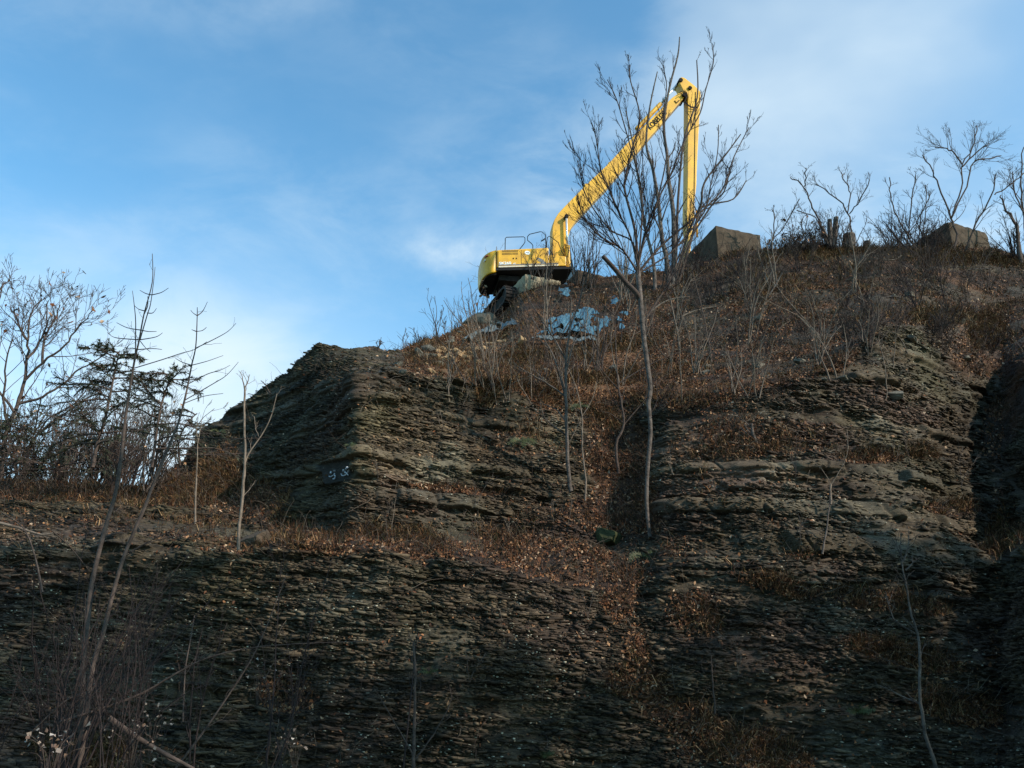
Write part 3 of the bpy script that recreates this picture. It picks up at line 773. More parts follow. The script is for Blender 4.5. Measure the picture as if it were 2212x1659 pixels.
# raised web plates along the boom edges
mb = MB()
for a_, b_ in (((1268, 400), (1269.5, 396)), ((1316, 356), (1321, 349))):
    s1, z1_ = SL(*b_, bn0); MB().box(s1 - 0.12, s1 + 0.12, bn0 + 0.15, bn1 - 0.15, z1_ - 0.05, z1_ + 0.07).build('boom_bracket', M['yellow2'], boom)
# boom lettering, running up the near side
ls, lz = SL(1405, 281, bn0); le, lze = SL(1446, 240, bn0)
an = math.atan2(lze - lz, le - ls)
text_mesh('boom_lettering', 'KOBELCO', 0.46, M['black'], boom, ls, lz, bn0 - 0.012, an, 0.012, 0.84)
mb = MB(); mb.tube([(*(SL(1457, 218, bn0)[:1]), bn0 - 0.02, SL(1457, 218, bn0)[1]), (SL(1461, 223, bn0)[0], bn0 - 0.02, SL(1461, 223, bn0)[1]), (SL(1467, 217, bn0)[0], bn0 - 0.02, SL(1467, 217, bn0)[1])], 0.03, 6)
mb.build('hose_clip', M['black'], boom)
# arm
an0, an1 = 1.02, 1.78
arm_o = [(1468, 172), (1471, 166.5), (1476, 167), (1481, 169.5), (1500.5, 185), (1514, 199), (1512.5, 231), (1509, 291), (1506, 351), (1504.5, 400), (1501, 430), (1500.5, 462), (1496.5, 490), (1492.5, 530), (1491, 575),
         (1486.5, 575), (1487, 532), (1487, 510), (1484, 466), (1485.5, 400), (1486.5, 223), (1486, 205), (1477, 196), (1468, 178)]
arm = MB().prism(boom_pts(arm_o, an0), an0, an1).build('arm', M['yellow2'], ex, bevel=0.02)
mb = MB()
mb.prism([SL(1501.5, 199, an0), SL(1503, 199, an0), SL(1499.5, 462, an0), SL(1498.3, 462, an0)], an0 - 0.02, an0)
mb.build('arm_seam', M['steel'], arm)
for px, py, rr in ((1470, 174, 0.13), (1490, 191, 0.12), (1478, 206, 0.14)):
    s, z = SL(px, py, an0); MB().tube([(s, an0 - 0.09, z), (s, an1 + 0.09, z)], rr, 14).build('pivot_pin', M['steel'], arm)
# bucket linkage rod low on the arm
s, z = SL(1505, 455, 1.4); s2, z2 = SL(1506, 512, 1.4)
MB().tube([(s, 1.4, z), (s2, 1.4, z2)], 0.06, 8).build('bucket_cylinder', M['yellow2'], arm, smooth=True)
# boom cylinders, one each side of the boom foot
for n in (0.86, 1.94):
    (s0, z0) = SL(1223.5, 468, 0.86); (s1, z1_) = SL(1225.5, 532, 0.86); (s2, z2) = SL(1228, 583, 0.86)
    c_ = MB().tube([(s1, n, z1_), (s2, n, z2)], 0.125, 14).build('boom_cylinder', M['yellow'], ex, smooth=False)
    MB().tube([(s0, n, z0), (s1, n, z1_)], 0.062, 12).build('rod', M['chrome'], c_, smooth=True)
    MB().tube([(s0, n - 0.10, z0), (s0, n + 0.16, z0)], 0.115, 14).build('pin_boss', M['steel'], c_)
    MB().tube([(s1, n, z1_ + 0.02), (s1, n, z1_ - 0.14)], 0.15, 14).build('collar', M['yellow'], c_)
# arm cylinder above the boom
a0 = SL(1467.5, 177, 1.4); a1 = SL(1427, 224.5, 1.4); a2 = SL(1375, 279, 1.4)
c_ = MB().tube([(a1[0], 1.4, a1[1]), (a2[0], 1.4, a2[1])], 0.13, 14).build('arm_cylinder', M['yellow'], ex, smooth=False)
MB().tube([(a0[0], 1.4, a0[1]), (a1[0], 1.4, a1[1])], 0.07, 12).build('rod', M['chrome'], c_, smooth=True)
# hoses
def hose(pts, n, r=0.026):
    P3 = []
    for i, q in enumerate(pts):
        px, py = q[0], q[1]; nn_ = q[2] if len(q) > 2 else n
        s, z = SL(px, py, nn_); P3.append((s, nn_, z))
    return MB().tube(P3, r, 6).build('hydraulic_hose', M['black'], ex, smooth=True)
hose([(1468, 201), (1472, 197.5), (1478, 196.5), (1483, 200), (1484.5, 208), (1480, 216), (1483, 223), (1491, 230), (1500, 231.5), (1507, 231.5)], 0.92)
hose([(1470, 203), (1476, 199), (1481, 203), (1482, 211), (1479, 221), (1485, 227), (1493, 232), (1507, 233.5)], 0.85)
hose([(1348, 313), (1349, 303), (1354, 296), (1362, 292), (1371, 291), (1376, 287)], 0.95)
hose([(1350, 314), (1353, 305), (1359, 300), (1366, 297), (1374, 291)], 1.1)
hose([(1219, 545), (1216, 535), (1220, 528), (1227, 530), (1229, 542), (1226, 556)], 0.72, 0.02)
hose([(1194, 576), (1200, 562), (1210, 560), (1218, 566), (1222, 574)], 0.9, 0.03)
# cab on the far side
mb = MB(); c0 = SL(1196, 584, 2.0)[0]; c1 = SL(1244, 584, 2.0)[0]; zc_ = SL(1234, 546, 2.0)[1]; zf = zb(c1) - 0.1
cab = MB().prism([(c0, zf), (c1, zf), (c1 - 0.02, zf + 0.5), (c1 - 0.30, zc_), (c0, zc_)], 1.95, XB + 0.02).build('cab', M['black'], ex, bevel=0.04)
MB().prism([(c1 - 0.9, zf + 0.15), (c1 - 0.06, zf + 0.15), (c1 - 0.09, zf + 0.5), (c1 - 0.34, zc_ - 0.08), (c1 - 0.9, zc_ - 0.08)], 1.93, 1.95).build('side_window', M['glass'], cab)
MB().poly([(c1 + 0.004, 2.03, zf + 0.1), (c1 + 0.004, XB - 0.08, zf + 0.1), (c1 - 0.012, XB - 0.08, zf + 0.5), (c1 - 0.012, 2.03, zf + 0.5)], [(0, 1, 2, 3)]).poly(
    [(c1 - 0.014, 2.03, zf + 0.53), (c1 - 0.014, XB - 0.08, zf + 0.53), (c1 - 0.285, XB - 0.08, zc_ - 0.06), (c1 - 0.285, 2.03, zc_ - 0.06)], [(0, 1, 2, 3)]).build('windscreen', M['glass'], cab)
# undercarriage: turned across the upper structure
uc_s = (s_rear + s_fr) / 2 - 0.25; uc_n = XB / 2
phi = R(90 + 20) - XA                      # track direction in the machine frame
ux, uy = math.cos(phi), math.sin(phi)
wx, wy = -uy, ux
def ucp(a, b_, z): return (uc_s + ux * a + wx * b_, uc_n + uy * a + wy * b_, z)
zdeck = zb(uc_s) - 0.12
mb = MB(); mb.tube([(uc_s, uc_n, zdeck), (uc_s, uc_n, GZ + 0.55)], 0.72, 20); mb.build('slewing_ring', M['steel'], ex)
mb = MB()
vs = [ucp(a, b_, z) for z in (GZ + 0.35, GZ + 0.75) for a, b_ in ((-0.8, -1.2), (0.8, -1.2), (0.8, 1.2), (-0.8, 1.2))]
mb.poly(vs, [(0, 3, 2, 1), (4, 5, 6, 7), (0, 1, 5, 4), (1, 2, 6, 5), (2, 3, 7, 6), (3, 0, 4, 7)]); mb.build('track_carrier', M['steel'], ex)
for side in (-1, 1):
    b0 = side * 1.45
    ring = []; La, Hh = 1.95, 0.46
    for i in range(9): an_ = -math.pi / 2 + math.pi * i / 8; ring.append((La + Hh * math.cos(an_), GZ + Hh + Hh * math.sin(an_)))
    for i in range(9): an_ = math.pi / 2 + math.pi * i / 8; ring.append((-La + Hh * math.cos(an_), GZ + Hh + Hh * math.sin(an_)))
    mb = MB(); n_ = len(ring)
    inner_r = [(a * 0.93, GZ + Hh + (z - GZ - Hh) * 0.82) for a, z in ring]
    vs = [ucp(a, b0 - 0.3, z) for a, z in ring] + [ucp(a, b0 + 0.3, z) for a, z in ring] + [ucp(a, b0 - 0.3, z) for a, z in inner_r] + [ucp(a, b0 + 0.3, z) for a, z in inner_r]
    fs = []
    for i in range(n_):
        j = (i + 1) % n_
        fs += [(i, j, n_ + j, n_ + i), (2 * n_ + i, 3 * n_ + i, 3 * n_ + j, 2 * n_ + j), (i, 2 * n_ + i, 2 * n_ + j, j), (n_ + i, n_ + j, 3 * n_ + j, 3 * n_ + i)]
    mb.poly(vs, fs)
    # grouser bars all round
    per = [Vector((a, 0, z)) for a, z in ring]; per.append(per[0])
    tot_ = sum((per[i + 1] - per[i]).length for i in range(n_)); d_ = 0; nxt = 0
    for i in range(n_):
        seg = per[i + 1] - per[i]; l = seg.length; tt = seg.normalized(); nrm_ = Vector((tt.z, 0, -tt.x))
        while nxt < d_ + l:
            c = per[i] + tt * (nxt - d_); e = 0.022
            q = [c - tt * e, c + tt * e, c + tt * e + nrm_ * 0.045, c - tt * e + nrm_ * 0.045]
            vs = [ucp(p.x, b0 - 0.3, p.z) for p in q] + [ucp(p.x, b0 + 0.3, p.z) for p in q]
            mb.poly(vs, [(0, 1, 2, 3), (7, 6, 5, 4), (0, 4, 5, 1), (1, 5, 6, 2), (2, 6, 7, 3), (3, 7, 4, 0)]); nxt += 0.17
        d_ += l
    tr = mb.build('track', M['track'], ex)
    for a, rr in ((-La, 0.36), (La, 0.36)):
        MB().tube([ucp(a, b0 - 0.2, GZ + Hh), ucp(a, b0 + 0.2, GZ + Hh)], rr, 18).build('idler_wheel', M['steel'], tr)
    mb = MB()
    vs = [ucp(a, b0 + bb, z) for z in (GZ + 0.25, GZ + 0.66) for a, bb in ((-1.6, -0.18), (1.6, -0.18), (1.6, 0.18), (-1.6, 0.18))]
    mb.poly(vs, [(0, 3, 2, 1), (4, 5, 6, 7), (0, 1, 5, 4), (1, 2, 6, 5), (2, 3, 7, 6), (3, 0, 4, 7)]); mb.build('track_frame', M['steel'], tr)
# dark belly tank and drive motor between deck and tracks
MB().box(s_rear + 0.2, s_rear + 1.3, 0.5, XB - 0.5, zb(s_rear) - 0.42, zb(s_rear) - 0.12).build('belly_plate', M['steel'], ex)

# ------------------------------------------------------------------ concrete blocks on the plateau edge
def block(px, py, Y, az, W_, H_, L_, mat, label, rz_tilt=0.0, seed=0):
    A = at(px, py, Y)                      # near top left corner
    d = np.array([math.sin(az), math.cos(az), 0]); wv = np.array([math.cos(az), -math.sin(az), 0])
    rr = np.random.default_rng(seed)
    e = empty('concrete_block', A - np.array([0, 0, H_]), label, 'concrete block', 'precast concrete blocks along the plateau edge')
    nx, ny, nz = 14, 14, 8
    V = []; idx_ = {}
    def vid(i, j, k):
        key = (i, j, k)
        if key not in idx_:
            p = wv * W_ * i / nx + d * L_ * j / ny + np.array([0, 0, H_ * k / nz + rz_tilt * W_ * i / nx])
            ed = (i in (0, nx)) + (j in (0, ny)) + (k in (0, nz))
            c = wv * W_ / 2 + d * L_ / 2 + np.array([0, 0, H_ / 2])
            amt = (0.022 if ed == 1 else 0.05 if ed == 2 else 0.09)
            p = p + (c - p) / np.linalg.norm(c - p) * (rr.random() * amt + (0.03 if ed > 1 else 0))
            idx_[key] = len(V); V.append(p)
        return idx_[key]
    Fs = []
    for i in range(nx):
        for j in range(ny):
            Fs.append((vid(i, j, nz), vid(i + 1, j, nz), vid(i + 1, j + 1, nz), vid(i, j + 1, nz))); Fs.append((vid(i, j, 0), vid(i, j + 1, 0), vid(i + 1, j + 1, 0), vid(i + 1, j, 0)))
    for i in range(nx):
        for k in range(nz):
            Fs.append((vid(i, 0, k), vid(i + 1, 0, k), vid(i + 1, 0, k + 1), vid(i, 0, k + 1))); Fs.append((vid(i, ny, k), vid(i, ny, k + 1), vid(i + 1, ny, k + 1), vid(i + 1, ny, k)))
    for j in range(ny):
        for k in range(nz):
            Fs.append((vid(0, j, k), vid(0, j, k + 1), vid(0, j + 1, k + 1), vid(0, j + 1, k))); Fs.append((vid(nx, j, k), vid(nx, j + 1, k), vid(nx, j + 1, k + 1), vid(nx, j, k + 1)))
    mb = MB(); mb.poly([tuple(v) for v in V], Fs); mb.build('block_body', mat, e)
    # lifting loop
    c = wv * W_ / 2 + d * L_ / 2 + np.array([0, 0, H_])
    MB().tube([c + d * -0.12, c + d * -0.1 + np.array([0, 0, 0.09]), c + d * 0.1 + np.array([0, 0, 0.09]), c + d * 0.12], 0.012, 6).build('lifting_loop', M['steel'], e)
    return e
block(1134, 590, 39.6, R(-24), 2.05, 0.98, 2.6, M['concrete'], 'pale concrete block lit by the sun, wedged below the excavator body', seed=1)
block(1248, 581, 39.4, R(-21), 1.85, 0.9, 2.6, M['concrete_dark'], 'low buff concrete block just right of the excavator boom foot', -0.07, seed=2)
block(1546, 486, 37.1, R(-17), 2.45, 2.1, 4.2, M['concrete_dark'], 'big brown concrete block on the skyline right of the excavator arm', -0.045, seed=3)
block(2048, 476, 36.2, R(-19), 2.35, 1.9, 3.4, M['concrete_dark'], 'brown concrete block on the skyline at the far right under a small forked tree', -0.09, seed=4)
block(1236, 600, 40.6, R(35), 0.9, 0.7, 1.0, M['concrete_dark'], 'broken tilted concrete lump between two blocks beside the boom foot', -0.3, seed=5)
# ------------------------------------------------------------------ plants: helpers
def catmull(pts, sub=4):
    pts = np.asarray(pts, float); n = len(pts)
    if n < 3:
        t = np.linspace(0, 1, sub + 1)[:, None]; return pts[0] * (1 - t) + pts[-1] * t
    o = []
    for i in range(n - 1):
        p0 = pts[max(i - 1, 0)]; p1 = pts[i]; p2 = pts[i + 1]; p3 = pts[min(i + 2, n - 1)]
        for j in range(sub):
            t = j / sub
            o.append(0.5 * ((2 * p1) + (-p0 + p2) * t + (2 * p0 - 5 * p1 + 4 * p2 - p3) * t * t + (-p0 + 3 * p1 - 3 * p2 + p3) * t ** 3))
    o.append(pts[-1]); return np.array(o)
def trace(pts, Y0, Y1=None, w0=6, w1=1.5, sub=4, r=None, wob=0.0):
    """stem traced through photograph points, at real depth Y0 (foot) to Y1 (tip); widths in photograph pixels"""
    Y1 = Y0 if Y1 is None else Y1; n = len(pts)
    Ys = np.linspace(Y0, Y1, n)
    P3 = catmull([at(p[0], p[1], y) for p, y in zip(pts, Ys)], sub)
    k = len(P3); t = np.linspace(0, 1, k)
    dist = np.linalg.norm(P3 - np.array([0, 0, CAMZ]), axis=1)
    Rr = (w0 + (w1 - w0) * t) * 0.5 * dist / F
    if wob and r is not None: P3[1:] += r.normal(0, wob, (k - 1, 3)) * dist[1:, None] / F
    return P3, Rr
ztop = np.array([0, 0, 1.0])
def twigs(tb, r, P3, Rr, length, m=(8, 4, 3), sides=(4, 3, 3), tmin=0.15, ang=(0.4, 0.9), trop=0.08, wob=0.16, minr=0.0022, flat=0.0, rr=0.55, ratio=0.55):
    P_ = P3[None]; R_ = Rr[None]; Ls = np.array([length / ratio])
    for g, mm in enumerate(m):
        p, d, l, rad = children(r, P_, R_, Ls, mm, tmin if g == 0 else 0.25, ang, ratio if g else ratio, rr, flat)
        rad = np.maximum(rad, minr)
        P_, R_ = grow(r, p, d, l, rad, 5 if g == 0 else 4, wob, trop, 0.3)
        R_ = np.maximum(R_, minr * 0.7)
        tb.add(P_, R_, sides[min(g, len(sides) - 1)]); Ls = l
    return P_
leafpal = np.array([[0.17, 0.077, 0.034], [0.10, 0.04, 0.019], [0.28, 0.15, 0.075], [0.045, 0.022, 0.014], [0.38, 0.26, 0.17], [0.15, 0.055, 0.022]])
def leaf_mesh(name, r, pos, nrm, size, pal=leafpal, curl=0.35, mat=None, parent=None, origin=(0, 0, 0), p=None):
    n = len(pos); nrm = nrm / (np.linalg.norm(nrm, axis=1, keepdims=True) + 1e-9)
    a = r.normal(0, 1, (n, 3)); a -= nrm * (a * nrm).sum(1, keepdims=True); a /= np.linalg.norm(a, axis=1, keepdims=True) + 1e-9
    b_ = np.cross(nrm, a); s = size[:, None]
    asp = r.uniform(0.35, 0.75, (n, 1))
    v0 = pos - a * s; v1 = pos + b_ * s * asp * 0.9 + a * s * 0.15 + nrm * s * curl * r.uniform(-1, 1.6, (n, 1))
    v2 = pos + a * s + nrm * s * curl * r.uniform(-1, 1, (n, 1)); v3 = pos - b_ * s * asp * 0.9 + a * s * r.uniform(-0.3, 0.3, (n, 1)) + nrm * s * curl * r.uniform(-1, 1.6, (n, 1))
    V = np.stack([v0, v1, v2, v3], 1).reshape(-1, 3) - np.asarray(origin)
    i = np.arange(n)[:, None] * 4
    T = np.concatenate([i + np.array([[0, 1, 2]]), i + np.array([[0, 2, 3]])])
    c = pal[r.choice(len(pal), n, p=p)] * r.uniform(0.6, 1.35, (n, 1))
    cc = np.concatenate([np.repeat(c, 4, 0), np.ones((4 * n, 1))], 1)
    return obj(name, mesh_np(name, V, [T], mat or M['leaf'], cols=cc), parent)

def plant(name, label, cat, stems, base, mat='bark', group=None, r=None, tw=None, trunk_sides=8, trunkname='trunk', twigname='branches', leaves=None):
    """stems: list of (P3,Rr); tw: dict for twigs(); one thing = trunk mesh + branch mesh (+ leaves)"""
    e = empty(name, base, label, cat, group)
    tb = Tubes()
    for P3, Rr in stems: tb.add(P3, Rr, trunk_sides)
    tb.build(trunkname, M[mat], e, base)
    tips = []
    if tw:
        t2 = Tubes()
        for P3, Rr in stems:
            ln = np.linalg.norm(np.diff(P3, axis=0), axis=1).sum()
            kw = dict(tw); L_ = kw.pop('length', None); fr = kw.pop('frac', 0.35)
            tips.append(twigs(t2, r, P3, Rr, L_ if L_ else ln * fr, **kw))
        t2.build(twigname, M[tw.get('mat_', mat)] if False else M[mat], e, base)
    if leaves and tips:
        T = np.concatenate([t[:, -1] for t in tips]); k = min(leaves, len(T))
        q = T[r.choice(len(T), k, replace=False)]
        leaf_mesh('leaves', r, q, r.normal(0, 1, (k, 3)), r.uniform(0.03, 0.06, k), parent=e, origin=base)
    return e
def gp(px, py): return surf(px, py)

# ------------------------------------------------------------------ the bare tree in front of the arm
r = np.random.default_rng(101)
b0 = gp(1403, 1150); YA = b0[1] - 0.15
st = [trace([(1404, 1160), (1397, 1090), (1399, 1010), (1405, 940), (1403, 895), (1401, 870), (1405, 840), (1399, 790), (1392, 740), (1387, 690), (1383, 640), (1379, 600), (1378, 576)], YA, YA + 0.7, 8, 11)]
YT = YA + 0.7
for pts, dy, w in (
    ([(1378, 580), (1374, 555), (1364, 520), (1322, 499), (1290, 463), (1264, 418), (1256, 385), (1248, 348)], -0.8, 4),
    ([(1378, 580), (1386, 534), (1396, 494), (1420, 434), (1450, 374), (1482, 297), (1512, 245), (1524, 195), (1541, 135), (1538, 98)], 0.4, 4.5),
    ([(1378, 580), (1362, 512), (1332, 450), (1316, 410), (1298, 368), (1288, 300), (1276, 262)], -1.6, 4),
    ([(1378, 580), (1386, 482), (1386, 414), (1372, 354), (1350, 275), (1332, 215), (1312, 172)], -0.3, 4),
    ([(1378, 580), (1372, 500), (1350, 414), (1352, 380), (1366, 320), (1382, 250), (1362, 175), (1361, 140)], 0.9, 6),
    ([(1378, 580), (1391, 520), (1410, 470), (1428, 400), (1440, 330), (1432, 262), (1440, 190), (1436, 160)], 0.2, 4),
    ([(1380, 590), (1402, 560), (1440, 520), (1500, 470), (1560, 410), (1585, 340), (1618, 275)], 1.4, 6),
    ([(1380, 590), (1410, 572), (1455, 540), (1520, 460), (1535, 400), (1550, 330), (1552, 270)], 0.6, 4),
    ([(1378, 590), (1345, 540), (1310, 520), (1285, 500), (1262, 470)], -1.2, 4.5),
    ([(1388, 700), (1420, 650), (1450, 600), (1470, 540), (1490, 480)], 0.6, 4.5)):
    st.append(trace(pts, YT, YT + dy, w, 1.6))
st.append(trace([(1380, 645), (1374, 632), (1352, 610), (1334, 588), (1316, 568), (1302, 553)], YA + 0.6, YA + 0.2, 12, 9))
e = empty('bare_tree', b0, 'tall bare tree rooted halfway up the cliff, with a sawn-off limb and many-stemmed crown', 'tree')
tb = Tubes(); tb.add(*st[0], 10); tb.build('trunk', M['bark_grey'], e, b0)
tb = Tubes(); tb.add(*st[-1], 9); tb.build('cut_limb', M['bark'], e, b0)
tb = Tubes()
for s in st[1:-1]: tb.add(*s, 6)
tb.build('limbs', M['bark'], e, b0)
tb = Tubes()
for s in st[1:-1]:
    twigs(tb, r, *s, 1.2, m=(5, 6, 4), tmin=0.08, ang=(0.12, 0.4), trop=0.14, wob=0.10, minr=0.0042, rr=0.6, ratio=0.5)
    twigs(tb, r, *s, 0.95, m=(14, 5, 3), tmin=0.15, ang=(0.25, 0.65), trop=0.12, wob=0.10, minr=0.0042, rr=0.6, ratio=0.5)
twigs(tb, r, *st[0], 1.6, m=(7, 3, 2), tmin=0.3, ang=(0.6, 1.1), trop=0.05, wob=0.2, minr=0.0045, rr=0.18)
tb.build('branches', M['bark_black'], e, b0)

# the grey multi-trunk tree behind it on the ridge
r = np.random.default_rng(102)
b1 = gp(1446, 612); YB = b1[1] - 0.3
st = []
for pts, w, dy in (([(1416, 640), (1412, 570), (1402, 524), (1392, 484), (1380, 394), (1366, 305), (1352, 240)], 10, 0.5), ([(1446, 645), (1440, 560), (1430, 514), (1422, 434), (1410, 364), (1396, 311), (1404, 230), (1420, 155)], 14, -0.5),
                   ([(1453, 645), (1456, 560), (1456, 514), (1454, 454), (1444, 384), (1442, 341), (1434, 271), (1446, 190), (1464, 121), (1468, 80)], 15, 0.8), ([(1458, 635), (1462, 500), (1466, 414), (1478, 300), (1506, 211), (1505, 130)], 8, 1.5),
                   ([(1460, 630), (1494, 514), (1514, 444), (1522, 394), (1570, 331), (1600, 290)], 8, 0), ([(1456, 630), (1480, 540), (1534, 448), (1564, 414), (1574, 374)], 6, -1), ([(1450, 620), (1500, 470), (1534, 442), (1584, 430), (1612, 390)], 6, 1.0)):
    st.append(trace(pts, YB, YB + dy, w * 0.85, 2.0))
e = empty('grey_tree', b1, 'smooth grey multi-trunk tree on the ridge directly below the hanging arm', 'tree')
tb = Tubes()
for s in st[:3]: tb.add(*s, 9)
tb.build('trunk', M['bark_grey'], e, b1)
tb = Tubes()
for s in st[3:]: tb.add(*s, 6)
for s in st: twigs(tb, r, *s, 1.5, m=(10, 4, 2), tmin=0.25, ang=(0.25, 0.6), trop=0.12, wob=0.14, minr=0.008, rr=0.45, ratio=0.5)
tb.build('branches', M['bark'], e, b1)

# ------------------------------------------------------------------ the two slender young trees, left foreground
r = np.random.default_rng(103)
YL = 8.6
def whorl_tree(name, label, main, w0, extra, branches, Y):
    base = at(main[0][0], main[0][1], Y); base[2] = min(base[2], 0.1)
    s0 = trace(main, Y, Y + 0.8, w0, 1.2, sub=5)
    s0[0][0] = base + (s0[0][0] - base) * 0.0
    e = empty(name, base, label, 'tree')
    tb = Tubes(); tb.add(*s0, 9); tb.build('trunk', M['bark'], e, base)
    t2 = Tubes()
    for pts in extra: t2.add(*trace(pts, Y + 0.7, Y + 0.8, 2.6, 1.0), 5)
    for pts in branches:
        s = trace(pts, Y + 0.6, Y + 0.6 + r.uniform(-0.5, 0.5), 2.2, 1.0); t2.add(*s, 4)
        if len(pts) > 3: twigs(t2, r, *s, 0.18, m=(2,), minr=0.002, rr=0.5)
    # short spurs all along
    twigs(t2, r, *s0, 0.35, m=(16, 1), tmin=0.3, ang=(0.8, 1.3), trop=0.06, minr=0.0025, rr=0.16)
    t2.build('branches', M['bark'], e, base)
whorl_tree('slender_tree', 'tall slender bare young tree with whorled side shoots, the left of the leaning pair',
    [(176, 1640), (178, 1493), (180, 1434), (188, 1356), (195, 1282), (211, 1204), (230, 1133), (250, 1063), (262, 985), (268, 930), (272, 895), (283, 825), (291, 777), (300, 738), (311, 679), (329, 609), (329, 548)], 12,
    [[(302, 735), (318, 680), (325, 657), (331, 615), (335, 577)], [(292, 772), (293, 699), (290, 660), (286, 628)], [(311, 679), (319, 660), (319, 640)]],
    [[(291, 795), (350, 777), (392, 763), (420, 755), (447, 738)], [(289, 795), (250, 783), (224, 772), (196, 761), (185, 748)], [(302, 734), (260, 731), (243, 727), (232, 718)], [(302, 734), (336, 728), (351, 719)],
     [(304, 713), (275, 708), (252, 697)], [(304, 713), (320, 716), (338, 716)], [(328, 637), (315, 634), (302, 627)], [(328, 637), (348, 632), (364, 622)], [(300, 755), (282, 752), (265, 756)], [(300, 755), (330, 753), (350, 755)],
     [(303, 737), (315, 752), (325, 760)], [(314, 672), (300, 668), (290, 660)], [(318, 676), (330, 676), (338, 666)], [(283, 830), (330, 860), (360, 905), (400, 960)], [(270, 905), (240, 880), (200, 850)], [(262, 960), (300, 930), (330, 900)]], YL)
whorl_tree('slender_tree', 'thinner bare young tree with long upswept side branches, the right of the leaning pair',
    [(180, 1600), (195, 1473), (207, 1415), (223, 1368), (242, 1290), (270, 1196), (312, 1098), (328, 1055), (367, 958), (384, 918), (398, 867), (406, 831), (414, 789), (423, 747), (426, 682), (426, 664)], 10, [],
    [[(426, 682), (417, 676), (412, 670)], [(426, 682), (438, 672), (448, 652)], [(424, 716), (414, 712)], [(424, 716), (437, 714), (446, 707)], [(423, 752), (462, 733), (492, 716), (510, 698)], [(414, 789), (395, 783), (379, 774)], [(414, 789), (448, 780), (482, 768)],
     [(407, 829), (448, 808), (475, 800), (497, 789)], [(400, 864), (462, 828), (490, 810), (515, 782)], [(396, 872), (440, 856), (482, 850)], [(407, 828), (398, 824), (390, 818)], [(372, 955), (420, 945), (520, 948), (590, 944)], [(262, 1200), (330, 1170), (420, 1150), (500, 1140)], [(258, 1210), (340, 1160), (440, 1122), (470, 1108)]], YL - 0.2)

# ------------------------------------------------------------------ left background trees
r = np.random.default_rng(104)
def far_tree(name, label, cat, stems, Y, mat, w, length, m=(10, 5, 3), leaves=0, minr=0.007, group=None, trop=0.06, ang=(0.35, 0.85), wob=0.12):
    base = at(stems[0][0][0], stems[0][0][1], Y)
    st = [trace(p, Y, Y + r.uniform(-1, 1), w if i == 0 else w * 0.6, 1.8, r=r, wob=1.0) for i, p in enumerate(stems)]
    e = empty(name, base, label, cat, group)
    tb = Tubes()
    for s in st: tb.add(*s, 7)
    tb.build('trunk', M[mat], e, base)
    t2 = Tubes(); tips = []
    for s in st: tips.append(twigs(t2, r, *s, length, m=m, tmin=0.2, ang=ang, trop=trop, wob=wob, minr=minr, rr=0.5, ratio=0.62))
    t2.build('branches', M[mat], e, base)
    if leaves:
        T = np.concatenate([t[:, -1] for t in tips]); q = T[r.choice(len(T), min(leaves, len(T)), replace=False)]
        leaf_mesh('leaves', r, q, r.normal(0, 1, (len(q), 3)), r.uniform(0.05, 0.10, len(q)), parent=e, origin=base)
    return e
far_tree('broad_tree', 'wide-branching bare tree with a few brown leaves still hanging, at the left edge', 'tree',
    [[(5, 985), (17, 923), (42, 861), (53, 822), (59, 769), (60, 727), (67, 677), (92, 643)], [(53, 822), (92, 783), (140, 747), (168, 705), (190, 688)], [(42, 872), (92, 856), (140, 825), (168, 800), (210, 777), (244, 752)],
     [(17, 920), (8, 860), (14, 783), (28, 727)], [(59, 775), (85, 740), (100, 700), (104, 650)], [(60, 735), (40, 700), (22, 660)], [(92, 785), (96, 730), (118, 690), (130, 660)], [(30, 890), (-30, 800), (-60, 700)]], 22.0, 'bark', 9, 1.7, m=(9, 4, 3), leaves=60, minr=0.0065)
far_tree('broad_tree', 'low spreading bare tree behind the leftmost brush, limbs fanning right', 'tree',
    [[(60, 990), (70, 951), (98, 925), (126, 901), (182, 864), (222, 850)], [(75, 948), (110, 900), (150, 880), (190, 840)], [(85, 940), (130, 925), (180, 900), (240, 862)], [(70, 955), (80, 905), (88, 860)]], 24.0, 'bark', 6, 1.4, m=(8, 5, 3), leaves=30)
far_tree('bare_tree', 'small bare tree cut off by the left frame edge', 'tree', [[(-40, 800), (-20, 690), (0, 625), (20, 605)], [(-20, 700), (0, 640), (8, 610)]], 22.0, 'bark', 5, 1.0, m=(6, 3, 2))

